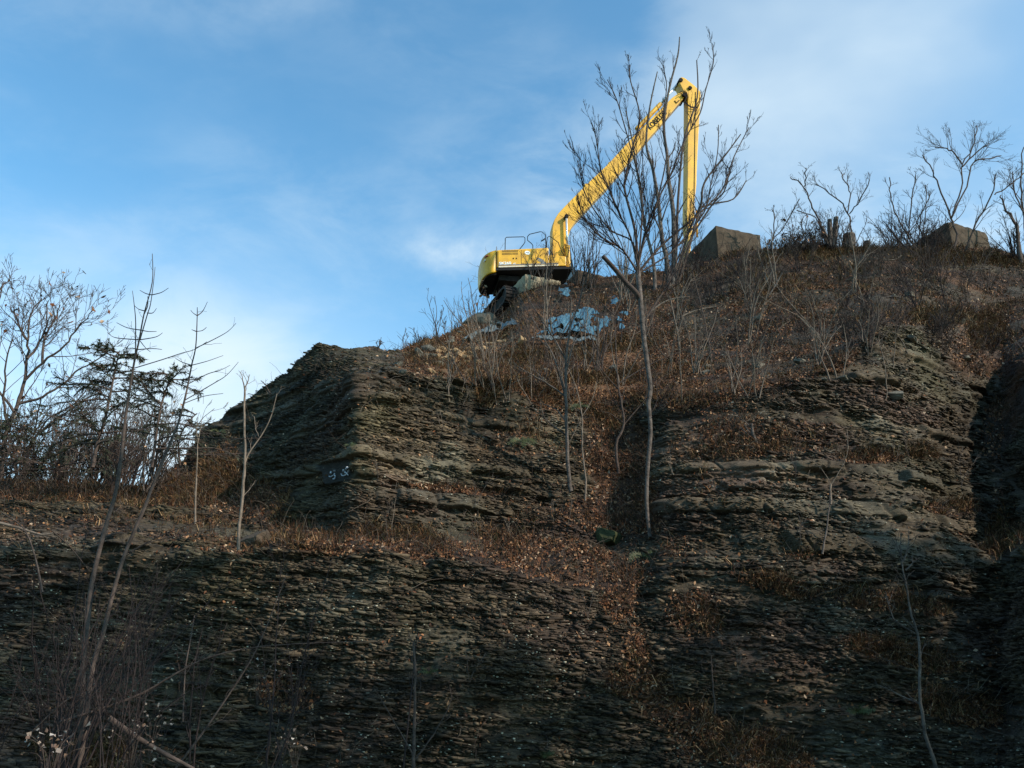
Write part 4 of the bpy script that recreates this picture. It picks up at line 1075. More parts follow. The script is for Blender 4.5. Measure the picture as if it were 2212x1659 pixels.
def hemlock(label, trunk, Y, rows, w=8, seed=0, dens=1.0, group=None):
    r = np.random.default_rng(seed)
    base = at(trunk[0][0], trunk[0][1], Y)
    s = trace(trunk, Y, Y + 0.3, w, 2)
    e = empty('hemlock_tree', base, label, 'tree', group)
    tb = Tubes(); tb.add(*s, 7); tb.build('trunk', M['bark'], e, base)
    t2 = Tubes(); NP = []
    P3, Rr = s; n = len(P3)
    for i in range(rows):
        t = r.uniform(0.12, 0.98); f = t * (n - 1); k = min(int(f), n - 2); p = P3[k] * (1 - f + k) + P3[k + 1] * (f - k)
        a = r.uniform(0, 2 * np.pi); l = (1.75 * (1 - t) + 0.45) * r.uniform(0.5, 1.2)
        d = np.array([[math.cos(a), math.sin(a), 0.25]])
        B, Rb = grow(r, p[None], d, np.array([l]), np.array([0.02]), 7, 0.12, -0.05, 0.3); t2.add(B, Rb, 4)
        p2, d2, l2, r2 = children(r, B, Rb, np.array([l]), 10, 0.2, (0.5, 1.0), 0.42, 0.5, 0.7)
        B2, R2 = grow(r, p2, d2, l2, np.maximum(r2, 0.005), 4, 0.12, -0.08, 0.4); t2.add(B2, np.maximum(R2, 0.004), 3)
        keep = r.random(len(B2)) < 0.75 * dens
        NP.append(B2[keep])
        NP.append(B[:, -5:, :] if r.random() < dens else B2[:0])
    t2.build('branches', M['bark'], e, base)
    # needle sprays: short flat needles both sides of each twig
    V = []; T = []; c = 0
    for B in NP:
        for q in B:
            for j in range(len(q) - 1):
                for u in range(5):
                    o = q[j] + (q[j + 1] - q[j]) * r.random(); dd = q[j + 1] - q[j]; dd /= np.linalg.norm(dd) + 1e-9
                    sd = r.normal(0, 1, 3); sd[2] *= 0.4; sd -= dd * (sd @ dd); sd /= np.linalg.norm(sd) + 1e-9
                    L_ = r.uniform(0.05, 0.11); tip = o + (sd * 0.8 + dd * 0.7 + np.array([0, 0, -0.2])) * L_
                    wv = np.cross(sd, dd) * 0.008 + dd * 0.010
                    V += [o - wv, o + wv, tip]; T.append((c, c + 1, c + 2)); c += 3
    V = np.array(V) - base
    obj('foliage', mesh_np('foliage', V, [np.array(T)], M['needle']), e)
hemlock('dark sparse hemlock standing behind the leaning pair of young trees', [(200, 1010), (212, 950), (224, 917), (238, 853), (249, 797), (258, 758)], 18.0, 34, 8, 201)
hemlock('hemlock with ragged drooping sprays just right of the leaning pair', [(328, 1010), (336, 950), (347, 881), (364, 825), (372, 805)], 18.5, 26, 6, 202, 0.9)
hemlock('small thin hemlock leaning over the foot of the rock spur', [(390, 1010), (386, 960), (400, 920), (425, 893)], 19.5, 10, 4, 203, 0.6)
hemlock('dense green-black evergreen crowding the left frame edge', [(0, 1040), (8, 990), (15, 930), (18, 905)], 21.0, 46, 8, 204, 1.0)
hemlock('low evergreen with thin sprays in front of the wide-branching bare tree', [(120, 1040), (128, 1000), (134, 965), (140, 930)], 21.0, 16, 4, 205, 0.8)
# thicket of shrubs along the lower hill top
def shrub(label, px, py, Y, hpx, seed, mat='bark', n=9, spread=0.5, group=None, leaves=0, m=(6, 3), minr=0.006, base=None, name='bare_shrub', cat='shrub', lean=0.0, sc=1.0):
    r = np.random.default_rng(seed)
    b_ = at(px, py, Y) if base is None else base
    d = np.linalg.norm(b_ - np.array([0, 0, CAMZ])); h = hpx * d / F
    e = empty(name, b_, label, cat, group)
    P0 = np.repeat(b_[None], n, 0) + r.normal(0, 0.03 * h, (n, 3)) * np.array([1, 1, 0]); a = r.uniform(0, 2 * np.pi, n); sp_ = r.uniform(0.05, spread, n)
    D = np.stack([np.cos(a) * sp_ + lean, np.sin(a) * sp_ - 0.1, np.ones(n)], 1)
    Ls = h * r.uniform(0.6, 1.1, n)
    P_, R_ = grow(r, P0, D, Ls, np.full(n, max(0.006, 0.012 * h)) * sc, 8, 0.10, 0.03, 0.3)
    tb = Tubes(); tb.add(P_, np.maximum(R_, minr), 5); tb.build('stems', M[mat], e, b_)
    t2 = Tubes(); Lc = Ls
    for g, mm in enumerate(m):
        p, dd, l, rad = children(r, P_, R_, Lc, mm, 0.25, (0.35, 0.8), 0.45, 0.6)
        P_, R_ = grow(r, p, dd, l, np.maximum(rad, minr), 4, 0.15, 0.08, 0.4); t2.add(P_, np.maximum(R_, minr * 0.7), 3); Lc = l
    t2.build('twigs', M[mat], e, b_)
    if leaves:
        T = P_[:, -1]; q = T[r.choice(len(T), min(leaves, len(T)), replace=False)]
        leaf_mesh('leaves', r, q, r.normal(0, 1, (len(q), 3)), r.uniform(0.03, 0.06, len(q)) * d / 20, parent=e, origin=b_)
    return e
r = np.random.default_rng(105)
for i in range(36):
    px = r.uniform(-40, 400); py = 1062 + r.uniform(-5, 25) + (px > 340) * -10
    shrub('bare twiggy shrub in the thicket along the lower hill top at left', px, py, r.uniform(20, 25), r.uniform(70, 200) * (0.6 if px > 330 else 1), 300 + i, mat=['bark', 'bark_black', 'bark', 'bark_grey'][i % 4], n=10, spread=0.55, group='thicket shrubs on the lower hill top', leaves=18 if i % 2 else 0, m=(6, 3), minr=0.006, sc=0.7)
# saplings below the spur
def sapling(label, pts, Yb, w0, forks=(), mat='bark_pale', tw=6, length=0.35, name='sapling', Y1=None, group=None, minr=0.0035, seed=0, w1=1.4):
    r = np.random.default_rng(seed + int(pts[0][0]))
    b_ = at(pts[0][0], pts[0][1], Yb)
    s = trace(pts, Yb, Y1 if Y1 else Yb + 0.1, w0, w1, r=r, wob=0.5); e = empty(name, b_, label, 'sapling', group)
    tb = Tubes(); tb.add(*s, 7); tb.build('trunk', M[mat], e, b_)
    for fk in forks:
        t2 = Tubes(); f = trace(fk, Y1 if Y1 else Yb + 0.1, None, w0 * 0.45, 1.1, r=r, wob=0.4); t2.add(*f, 5); twigs(t2, r, *f, length * 0.6, m=(3, 2), minr=minr, rr=0.6, tmin=0.3); t2.build('branch', M[mat], e, b_)
    t2 = Tubes()
    if tw: twigs(t2, r, *s, length, m=(tw, 2), minr=minr, rr=0.4, tmin=0.3, ang=(0.4, 0.9))
    if t2.n: t2.build('twigs', M[mat], e, b_)
    return e
sapling('straight pale sapling ending in a neat fork, before the dark rock spur', [(515, 1188), (518, 1130), (525, 1060), (529, 993), (528, 923), (528, 839)], 13.9, 7, [[(528, 839), (524, 820), (521, 803)], [(528, 839), (535, 824), (540, 808)]], tw=2, w1=4)
sapling('short pale sapling left of the straight forked one, at the foot of the spur', [(421, 1132), (422, 1090), (425, 1010), (428, 951)], 15.2, 5, [[(428, 951), (425, 930), (426, 912)], [(428, 951), (433, 925), (436, 905)]], tw=3)
sapling('thin sapling leaning right across the dark rock spur', [(520, 1105), (530, 1000), (557, 951), (582, 909), (599, 850)], 15.2, 4, [[(560, 945), (552, 925), (549, 900)]], tw=3)
sapling('tiny sapling sticking out from the skyline of the rock spur', [(583, 850), (575, 835), (564, 822)], 23.6, 2.5, [], mat='bark', tw=3, length=0.3)
# saplings of the middle gully
Yg = lambda px, py: surf(px, py)[1] - 0.15
sapling('tall grey sapling with long left-reaching side branches, left of the gully', [(1234, 1062), (1230, 1037), (1224, 939), (1223, 855), (1223, 771), (1230, 715), (1234, 659), (1230, 631)], Yg(1234, 1062), 10,
    [[(1220, 855), (1180, 827), (1140, 805), (1104, 780)], [(1220, 850), (1202, 785), (1182, 743), (1146, 681), (1118, 637)], [(1222, 940), (1190, 915), (1150, 880)], [(1224, 780), (1190, 720), (1150, 660), (1130, 620)], [(1223, 720), (1250, 660), (1262, 600)], [(1224, 800), (1240, 740), (1268, 690)]], mat='bark_grey', tw=8, length=0.9)
sapling('thin sapling curving left just right of the tall grey one', [(1264, 1082), (1265, 1037), (1258, 967), (1257, 897), (1244, 835), (1224, 790)], Yg(1264, 1080), 5, [[(1257, 905), (1235, 945), (1228, 960)], [(1257, 900), (1280, 860), (1290, 820)]], mat='bark_pale', tw=6, length=0.6)
sapling('crooked sapling growing out of the leafy gully, forking high', [(1336, 1023), (1331, 961), (1348, 917), (1342, 869), (1334, 827), (1329, 715), (1327, 681)], Yg(1336, 1023), 7,
    [[(1327, 681), (1300, 655), (1269, 628)], [(1327, 681), (1340, 650), (1350, 623)], [(1348, 917), (1380, 880), (1396, 860)], [(1334, 840), (1300, 800), (1260, 745)], [(1334, 830), (1400, 790), (1470, 760), (1520, 735)], [(1348, 915), (1320, 895), (1305, 890)]], mat='bark', tw=6, length=0.7)
sapling('slim sapling leaning left below the big brown block', [(1536, 782), (1535, 760), (1524, 701), (1507, 631), (1493, 575)], Yg(1536, 782), 5, [[(1520, 690), (1500, 650), (1490, 640)]], mat='bark', tw=6, length=0.9)
sapling('whip sapling forking like a Y in the brown litter right of the main tree', [(1468, 757), (1464, 720), (1451, 659), (1446, 640)], Yg(1468, 757), 3.5, [[(1464, 720), (1475, 690), (1482, 665)]], tw=4, length=0.6)
sapling('pale forked sapling on the bare ledges below the outcrop', [(1795, 1090), (1795, 1047)], Yg(1795, 1095), 4, [[(1795, 1047), (1778, 1017), (1750, 991)], [(1795, 1047), (1812, 1020), (1830, 980), (1830, 927)]], tw=0, w1=3.5)
sapling('short grey stem standing against the thick beds at right', [(1776, 1197), (1787, 1134), (1794, 1062)], Yg(1776, 1197), 5, [], mat='bark_grey', tw=3, length=0.4)
sapling('young tree with two rising arms in the bottom foreground', [(893, 1700), (893, 1640), (895, 1566), (897, 1458), (893, 1386)], 9.6, 8, [[(892, 1631), (852, 1559), (809, 1487)], [(897, 1641), (938, 1584), (971, 1523), (975, 1500)]], mat='bark', tw=3, length=0.25, w1=4)
sapling('dark stem leaning right behind the two-armed young tree', [(868, 1700), (885, 1530), (902, 1361)], 9.9, 4, [], mat='bark_black', tw=4, length=0.3)
sapling('long thin sapling bending up from the bottom right corner', [(2028, 1700), (2021, 1656), (1999, 1584), (1987, 1494), (1985, 1386), (1970, 1332), (1956, 1260), (1947, 1206), (1945, 1152)], 10.8, 8, [[(1956, 1232), (1966, 1222), (1974, 1211)], [(1976, 1368), (1931, 1336), (1913, 1278)], [(1948, 1200), (1938, 1180), (1935, 1160)], [(1950, 1215), (1962, 1180), (1963, 1155)], [(1985, 1520), (1930, 1495), (1900, 1480)]], mat='bark_grey', tw=5, length=0.35)
sapling('short dead stick standing in the leaf litter at bottom centre right', [(1545, 1541), (1540, 1476), (1537, 1415)], 12.5, 4, [], mat='bark', tw=2, length=0.3)
# ------------------------------------------------------------------ ridge on the right
YR = lambda px: float(np.interp(px, U, SY[:, 7]))
def ridge(label, stems, dY, w, length, m=(8, 4, 2), mat='bark', minr=0.0065, name='ridge_tree', ang=(0.35, 0.75)):
    return far_tree(name, label, 'tree', stems, YR(stems[0][0][0]) + dY, mat, w, length, m=m, minr=minr, ang=ang, trop=0.06, wob=0.08)
ridge('small forked tree with a rounded twiggy crown over the far right block', [[(2050, 560), (2067, 520), (2062, 495), (2055, 471), (2027, 401), (2012, 365), (1991, 334)], [(2055, 471), (2075, 408), (2079, 355), (2099, 322), (2113, 271)], [(2056, 470), (2087, 403), (2103, 351), (2140, 342), (2161, 336)], [(2078, 355), (2060, 330), (2040, 320), (2020, 318)], [(2079, 360), (2110, 330), (2135, 310)]], -0.8, 5, 1.5, m=(9, 5, 2))
ridge('bare sapling leaning right beyond the far right block', [[(2084, 545), (2108, 483), (2142, 425), (2151, 375)], [(2149, 420), (2180, 400), (2209, 377), (2240, 340)]], -0.6, 4, 1.1)
ridge('spreading three-armed bare sapling right of the sawn stump cluster', [[(1849, 556), (1839, 497), (1831, 459), (1803, 425), (1760, 399)], [(1831, 459), (1837, 420), (1822, 385), (1816, 372)], [(1835, 462), (1860, 430), (1878, 389)]], -0.8, 4, 1.0)
ridge('bare sapling leaning left over the sawn stump cluster', [[(1790, 540), (1772, 485), (1751, 437), (1737, 403), (1707, 384)], [(1737, 403), (1740, 380), (1742, 362)], [(1776, 495), (1760, 470), (1720, 455)]], -0.6, 4, 0.7, m=(5, 3, 2))
ridge('slim bare sapling left of the far right block', [[(1997, 560), (1957, 504), (1938, 468), (1923, 420), (1923, 384)]], -1.0, 3.5, 0.9)
ridge('tangled bare sapling between the slim one and the far right block', [[(1960, 550), (1967, 449), (1979, 377)], [(1965, 500), (1990, 460), (2010, 420)], [(1985, 548), (1998, 470), (2000, 400)]], -0.4, 3, 0.9, m=(9, 5, 2))
ridge('broken-topped dark trunk at the right frame edge', [[(2207, 570), (2200, 520), (2192, 480), (2171, 449), (2162, 420)]], -1.5, 9, 1.2, m=(6, 3, 2))
ridge('thin dark tree rising at the right frame edge behind the broken trunk', [[(2222, 560), (2212, 470), (2205, 400), (2212, 320)], [(2212, 460), (2190, 410), (2188, 370)]], -0.5, 5, 1.3)
ridge('whippy bare sapling right of the big brown block', [[(1662, 545), (1672, 500), (1668, 450)], [(1670, 520), (1700, 480), (1728, 430)]], -0.3, 3, 0.9)
r = np.random.default_rng(106)
for i in range(30):
    px = [r.uniform(1500, 1760), r.uniform(1720, 2230), r.uniform(1850, 2230)][i % 3]
    if 1535 < px < 1650: px += 115
    if 2040 < px < 2145: px -= 110
    shrub('low tangled bare shrub along the ridge line right of the big block', px, float(np.interp(px, U, SVs[:, 7])) + r.uniform(5, 30), YR(px) - r.uniform(0.2, 1.2), r.uniform(40, 100), 400 + i, mat=['bark', 'bark_black'][i % 2], n=7, spread=0.8, group='low shrubs along the right ridge', m=(6, 3), minr=0.008, leaves=8 if i % 3 == 0 else 0)
for i, (px, py, h) in enumerate(((1150, 590, 85), (1183, 590, 100), (1245, 600, 110), (1262, 602, 120), (1290, 600, 60), (1345, 600, 60), (1400, 592, 60))):
    shrub('fine bare twiggy shrub beside the excavator boom foot', px, py + 14, 38.4 if px < 1230 else 38.6, h, 440 + i, mat='bark', n=6, spread=0.35, group='fine shrubs beside the excavator', m=(6, 4), minr=0.006)
for i, (px, h) in enumerate(((870, 55), (905, 45), (945, 95), (985, 45), (1000, 35), (1020, 70), (1032, 75), (1045, 50), (815, 40), (960, 50))):
    py = float(np.interp(px, U, SVs[:, 7]))
    shrub('thin bare shoot standing on the skyline left of the excavator', px, py + 6, YR(px) - 0.4, h, 460 + i, mat='bark', n=2 + i % 3, spread=0.35, group='shoots on the skyline left of the excavator', m=(4, 2), minr=0.008, leaves=8 if i in (6, 7) else 0)
# whips on the slope
r = np.random.default_rng(107)
for i in range(96):
    px = r.uniform(960, 1980); py = r.uniform(720, 880) if i % 4 else r.uniform(600, 760)
    b_ = surf(px, py)
    if px > 1540 and i % 3: px = r.uniform(1040, 1500); b_ = surf(px, py)
    left = px < 1400
    shrub('pale bare whips on the leafy slope left of the main tree' if left else 'bare whips on the brushy slope right of the main tree', px, py, 0, r.uniform(60, 190), 500 + i, mat=['bark_pale', 'bark_pale', 'bark'][i % 3], n=int(r.integers(1, 5)), spread=0.45, base=b_ - np.array([0, 0, 0.05]),
          group='bare whips on the slope left of the main tree' if left else 'bare whips on the slope right of the main tree', m=(5, 2), minr=0.005, name='whip_sapling', cat='sapling', sc=0.8, lean=r.uniform(-0.25, 0.25))
r = np.random.default_rng(108)
for i in range(34):
    px, py = [(r.uniform(780, 1300), r.uniform(1060, 1180)), (r.uniform(800, 1300), r.uniform(880, 1160)), (r.uniform(1400, 2150), r.uniform(900, 1300)), (r.uniform(600, 2100), r.uniform(1300, 1500))][i % 4]
    shrub('short bare stem rooted in a crack of the rock face', px, py, 0, r.uniform(35, 95), 600 + i, mat=['bark_pale', 'bark', 'bark_grey'][i % 3], n=int(r.integers(1, 3)), spread=0.35, base=surf(px, py) - np.array([0, 0, 0.03]), group='short stems rooted in the rock face', m=(4, 2), minr=0.0035, name='whip_sapling', cat='sapling', sc=0.7)
# clumps of stems at the bottom left
r = np.random.default_rng(109)
for i in range(17):
    px = r.uniform(-60, 260) if i < 10 else r.uniform(300, 640)
    shrub('dark tangle of thin stems in the shaded lower left corner' if i < 10 else 'loose upright stems in the lower left foreground, right of the leaning pair', px, 1700, r.uniform(7.5, 10.5), r.uniform(180, 520), 700 + i, mat='bark_black', n=5 if i < 10 else 2, spread=0.35, lean=r.uniform(-0.1, 0.2),
          group='dark stem tangles lower left' if i < 10 else 'loose stems lower left foreground', m=(6, 3), minr=0.0018, sc=0.4)
for k, (lab, pts, w) in enumerate((('long arched bramble cane crossing the lower left foreground', [(130, 1560), (289, 1506), (380, 1455), (455, 1419), (579, 1395), (790, 1385)], 5),
    ('bramble cane rising steeply right of the long arched one', [(380, 1660), (440, 1580), (496, 1498), (545, 1420), (579, 1345), (620, 1238)], 5),
    ('thin bramble cane arching low over the bottom left corner', [(60, 1590), (140, 1515), (200, 1495), (260, 1498), (330, 1515)], 3),
    ('bare bramble cane bowing left behind the leaning pair', [(92, 1280), (75, 1200), (50, 1140), (0, 1105)], 4),
    ('thin bramble cane dropping from the terrace left of the leaning pair', [(110, 1145), (150, 1180), (190, 1230)], 3),
    ('upright cane in the lower left, crossed by the long arched one', [(395, 1560), (400, 1450), (410, 1390), (420, 1330)], 3.5))):
    b_ = at(pts[0][0], pts[0][1], 8.2 + 0.1 * k)
    e = empty('bramble_cane', b_, lab, 'cane'); s = trace(pts, 8.2 + 0.1 * k, 8.6 + 0.1 * k, w, 1.5)
    tb = Tubes(); tb.add(*s, 6); tb.build('stem', M['bark'], e, b_)
    t2 = Tubes(); twigs(t2, np.random.default_rng(800 + k), *s, 0.35, m=(5, 2), minr=0.0018, rr=0.4); t2.build('twigs', M['bark'], e, b_)
# fallen branches
for k, (lab, pts, w, mat) in enumerate((('pale fallen branch lying level under the big brown block', [(1390, 690), (1430, 655), (1480, 642), (1540, 648), (1600, 658), (1655, 655)], 4, 'bark_pale'),
    ('long diagonal fallen pole on the slope right of the main tree', [(1572, 732), (1622, 687), (1660, 640), (1690, 590)], 5, 'bark_grey'),
    ('straight fallen pole near the block left of the slim sapling', [(1440, 700), (1500, 672), (1560, 660)], 4, 'bark_pale'),
    ('dark fallen branch leaning on the ridge right of the stump cluster', [(1923, 495), (1950, 528), (1991, 557), (2010, 580)], 4, 'bark_black'),
    ('pale driftlike branch on the ridge below the far right block', [(1905, 560), (1930, 562), (1948, 552)], 4, 'bark_pale'),
    ('fallen branch lying below the far right block', [(2060, 590), (2100, 582), (2140, 580)], 3, 'bark_grey'),
    ('mossy log slanting down in the bottom left corner', [(236, 1552), (290, 1590), (350, 1625), (420, 1662)], 13, 'bark'),
    ('weathered grey snag on the ledge at right', [(1635, 960), (1626, 935), (1624, 915)], 9, 'bark_grey'),
    ('thin fallen branch across the shaded terrace at far left', [(0, 1130), (40, 1140), (90, 1155), (120, 1150)], 6, 'bark_pale'),
    ('bent grey branch on the ridge above the outcrop', [(1850, 640), (1880, 655), (1930, 640), (1990, 660)], 3.5, 'bark_grey'))):
    q = surf(*pts[len(pts) // 2]); Yq = q[1] - 0.25 if k != 6 else 8.0
    b_ = at(pts[0][0], pts[0][1], Yq); e = empty('fallen_branch', b_, lab, 'branch'); s = trace(pts, Yq, Yq, w, max(1.5, w * 0.5))
    tb = Tubes(); tb.add(*s, 7); tb.build('limb', M[mat], e, b_)
    t2 = Tubes(); twigs(t2, np.random.default_rng(830 + k), *s, 0.5, m=(3, 2), minr=0.004, rr=0.45); t2.build('twigs', M[mat], e, b_)
# sawn stumps
def stump(label, px, py, stems, dY):
    Yq = YR(px) - dY; b_ = at(px, py, Yq); e = empty('stump', b_, label, 'stump')
    for pts, w0, w1 in stems:
        s = trace(pts, Yq, Yq, w0, w1, sub=5); tb = Tubes(); tb.add(*s, 12); tb.build('stem', M['bark_grey'], e, b_)
        P3, Rr = s; MB().tube([Vector(P3[-1] - b_), Vector(P3[-1] - b_ + np.array([0, 0, 0.012]))], float(Rr[-1]) * 0.98, 12).build('cut_face', M['cutwood'], e)
stump('cluster of three sawn-off stems on the right ridge', 1790, 530, [([(1792, 538), (1793, 510), (1792, 475)], 12, 9), ([(1799, 538), (1803, 505), (1806, 470)], 12, 9.5), ([(1788, 530), (1783, 508), (1776, 490)], 9, 6)], 0.6)
stump('low broad sawn stump right of the three-stem cluster', 1835, 535, [([(1834, 540), (1834, 524), (1834, 508)], 28, 24)], 0.5)
stump('short squat stump farther right along the ridge', 1873, 540, [([(1873, 542), (1873, 531), (1873, 522)], 15, 12)], 0.5)

# ------------------------------------------------------------------ ferns
def fern(label, px, py, size, seed, mat='fern', n=9, down=True):
    r = np.random.default_rng(seed); b_ = surf(px, py) + np.array([0, -0.06, 0.05]); e = empty('fern', b_, label, 'fern')
    mb = MB()
    for i in range(n):
        a = r.uniform(-1.5, 1.5); d = np.array([math.sin(a), -0.6, r.uniform(0.1, 0.7)]); L_ = size * r.uniform(0.7, 1.1)
        p = np.zeros(3); k = 11
        for j in range(k):
            t = j / k; dd = d + np.array([0, 0, -(1.9 if down else 0.7) * t]); dd /= np.linalg.norm(dd); q = p + dd * L_ / k
            side = np.cross(dd, np.array([0, -0.8, 0.4])); side /= np.linalg.norm(side) + 1e-9; wl = L_ * 0.24 * math.sin(math.pi * (0.12 + 0.86 * t)) ** 0.8
            for sgn in (-1, 1):
                tip = p + side * sgn * wl + dd * wl * 0.4 + r.normal(0, 0.01, 3); hw = dd * L_ / k * 0.36
                mb.poly([p - hw * 0.2, p + hw * 1.7, tip], [(0, 1, 2)])
            p = q
    mb.build('fronds', M[mat], e)
fern('green fern drooping from a crack in the rock left of the gully', 1130, 958, 0.42, 1, n=11)
fern('yellow-green fern beside the thin curving sapling in the gully', 1256, 884, 0.36, 2, n=8)
fern('dim fern under the mossy block at the foot of the main tree', 1384, 1208, 0.34, 3, n=8)
fern('small spiky green plant alone in the dark lower right', 1850, 1544, 0.24, 4, n=9, down=False)
fern('little green plant on the ledge behind the two-armed young tree', 925, 1462, 0.2, 5, n=6, down=False)
fern('pale green plant at the bottom edge right of the two-armed young tree', 1172, 1640, 0.22, 6, n=7, down=False)
fern('small moss-green fern high on the dark rock spur', 753, 967, 0.2, 7, n=5)
fern('greenish tuft near the skyline end of the dark rock spur', 470, 938, 0.35, 8, n=6)

# ------------------------------------------------------------------ blue tarpaulin
def smoothsurf(px, py):
    j = int(np.clip(np.searchsorted(U, px), 1, nU - 2)); col = RV[:, j]; i = int(np.argmin(np.abs(col - py)))
    f = 0.0
    if 0 < i < nR - 1:
        i0 = i if col[i] >= py else i - 1; i0 = min(max(i0, 0), nR - 2); f = (col[i0] - py) / (col[i0] - col[i0 + 1] + 1e-9); return P[i0, j] * (1 - f) + P[i0 + 1, j] * f
    return P[i, j]
def tarp(name, label, outline, mat, seed, drape=0.06, ny=34, mess=1.0):
    """crumpled sheet lying on the slope inside an outline"""
    r = np.random.default_rng(seed); o = np.array(outline, float)
    x0, y0 = o.min(0); x1, y1 = o.max(0); nx_ = int((x1 - x0) / 1.6) + 2; ny_ = int((y1 - y0) / 1.3) + 2
    gx = np.linspace(x0, x1, nx_); gy = np.linspace(y0, y1, ny_)
    def inside(x, y):
        c = False; n = len(o); j = n - 1
        for i in range(n):
            if ((o[i, 1] > y) != (o[j, 1] > y)) and (x < (o[j, 0] - o[i, 0]) * (y - o[i, 1]) / (o[j, 1] - o[i, 1] + 1e-9) + o[i, 0]): c = not c
            j = i
        return c
    base = surf((x0 + x1) / 2, (y0 + y1) / 2); V = []; ids = -np.ones((ny_, nx_), int)
    GX, GY = np.meshgrid(gx, gy)
    fold = fbm(GX * 0.10 + GY * 0.05, GY * 0.03 - GX * 0.015, None, 3, seed) + 0.5 * np.abs(vnoise(GX * 0.13 + GY * 0.10, GY * 0.07, None, seed + 5)) 
    fine = fbm(GX * 0.35, GY * 0.35, None, 2, seed + 9)
    hole = vnoise(GX * 0.09, GY * 0.16, None, seed + 3)
    for j in range(ny_):
        for i in range(nx_):
            jx = GX[j, i] + 2.5 * vnoise(GX[j, i] * 0.2, GY[j, i] * 0.2, None, seed + 7); jy = GY[j, i]
            if inside(jx, jy) and hole[j, i] < 0.5:
                p = smoothsurf(GX[j, i], GY[j, i]); p = p + np.array([0, -0.7, 0.7]) * (0.22 + drape * (fold[j, i] + 0.5) * 1.5 + 0.02 * fine[j, i]); ids[j, i] = len(V); V.append(p - base)
    Fq = []
    for j in range(ny_ - 1):
        for i in range(nx_ - 1):
            q = [ids[j, i], ids[j, i + 1], ids[j + 1, i + 1], ids[j + 1, i]]
            if min(q) >= 0: Fq.append(q)
    if not Fq: return
    mb = MB(); mb.poly([tuple(v) for v in V], [tuple(f) for f in Fq]); o_ = mb.build(name, M[mat], None, base, smooth=False)
    md = o_.modifiers.new('thickness', 'SOLIDIFY'); md.thickness = 0.012
    tag(o_, label, 'tarpaulin')
tarp('tarpaulin', 'large crumpled blue tarpaulin spread across the slope below the blocks', [(1152, 738), (1180, 722), (1168, 712), (1190, 700), (1215, 694), (1235, 690), (1262, 676), (1282, 679), (1292, 690), (1318, 700), (1318, 720), (1300, 724), (1292, 742), (1262, 736), (1240, 732), (1215, 736), (1195, 738)], 'tarp', 31)
tarp('tarpaulin', 'narrow blue scrap of tarpaulin at the right of the large one', [(1328, 692), (1352, 686), (1356, 694), (1342, 702), (1350, 726), (1338, 728), (1334, 710)], 'tarp', 32)
tarp('tarpaulin', 'small bunched blue tarpaulin just below the pale block', [(1204, 628), (1222, 618), (1232, 640), (1226, 654), (1206, 648)], 'tarp', 33)
tarp('tarpaulin', 'small dark blue scrap between the pale block and the main tree', [(1318, 656), (1326, 648), (1336, 662), (1330, 676), (1318, 672)], 'tarp', 34)
tarp('tarpaulin', 'dull grey-green strip of sheeting on the slope left of the blue tarpaulin', [(1000, 742), (1040, 722), (1075, 708), (1110, 702), (1120, 712), (1085, 722), (1045, 734), (1010, 748)], 'tarp_grey', 35)
tarp('tarpaulin', 'thin blue edge of sheeting below the large tarpaulin', [(1140, 744), (1200, 740), (1250, 744), (1282, 742), (1290, 750), (1240, 752), (1180, 750)], 'tarp_grey', 36)

# ------------------------------------------------------------------ stones
def stone(px, py, size, seed, mat, label, group=None, flat=0.4, base=None):
    r = np.random.default_rng(seed); import bmesh
    bm = bmesh.new(); bmesh.ops.create_cube(bm, size=2.0); bmesh.ops.subdivide_edges(bm, edges=bm.edges[:], cuts=3, use_grid_fill=True)
    pl = r.normal(0, 1, (9, 3)); pl /= np.linalg.norm(pl, axis=1, keepdims=True); dd = r.uniform(0.75, 1.15, 9)
    for v in bm.verts:
        p = np.array(v.co)
        for n_, d_ in zip(pl, dd):
            e_ = p @ n_
            if e_ > d_: p = p - n_ * (e_ - d_)
        v.co = (p + r.normal(0, 0.03, 3)) * np.array([0.9, 0.7, flat]) * size * np.array([r.uniform(0.99, 1.01)] * 3)
    me = bpy.data.meshes.new('stone'); bm.to_mesh(me); bm.free(); me.materials.append(M[mat])
    b_ = surf(px, py) if base is None else base
    o = obj('stone', me, None, b_ + np.array([0, -0.02, 0.02])); o.rotation_euler = (r.uniform(0.1, 0.7), r.uniform(-0.3, 0.3), r.uniform(0, 6.28)); tag(o, label, 'stone', group)
r = np.random.default_rng(110)
for i in range(46):
    px = r.normal(1005, 45); py = 768 - (px - 1000) * 0.28 + r.normal(0, 13)
    stone(px, py, r.uniform(0.07, 0.24), 900 + i, 'slab', 'tan stone slab in the rubble left of the blue tarpaulin', 'tan slabs on the left slope', r.uniform(0.25, 0.5))
for i in range(26):
    px = r.uniform(860, 1100); py = float(np.interp(px, U, SVs[:, 7])) + r.uniform(8, 60)
    stone(px, py, r.uniform(0.08, 0.28), 950 + i, 'slab_grey', 'small grey-brown stone near the skyline left of the excavator', 'grey-brown stones near the left skyline', r.uniform(0.3, 0.6))
stone(1040, 697, 0.75, 991, 'slab_grey', 'rounded dark boulder on the skyline beside the excavator track', flat=0.55)
for i in range(30):
    px = r.uniform(1150, 2100); py = r.uniform(600, 860)
    stone(px, py, r.uniform(0.06, 0.2), 1000 + i, 'slab_grey', 'small grey stone half buried in the leaf litter of the upper slope', 'small stones on the upper slope', r.uniform(0.3, 0.6))
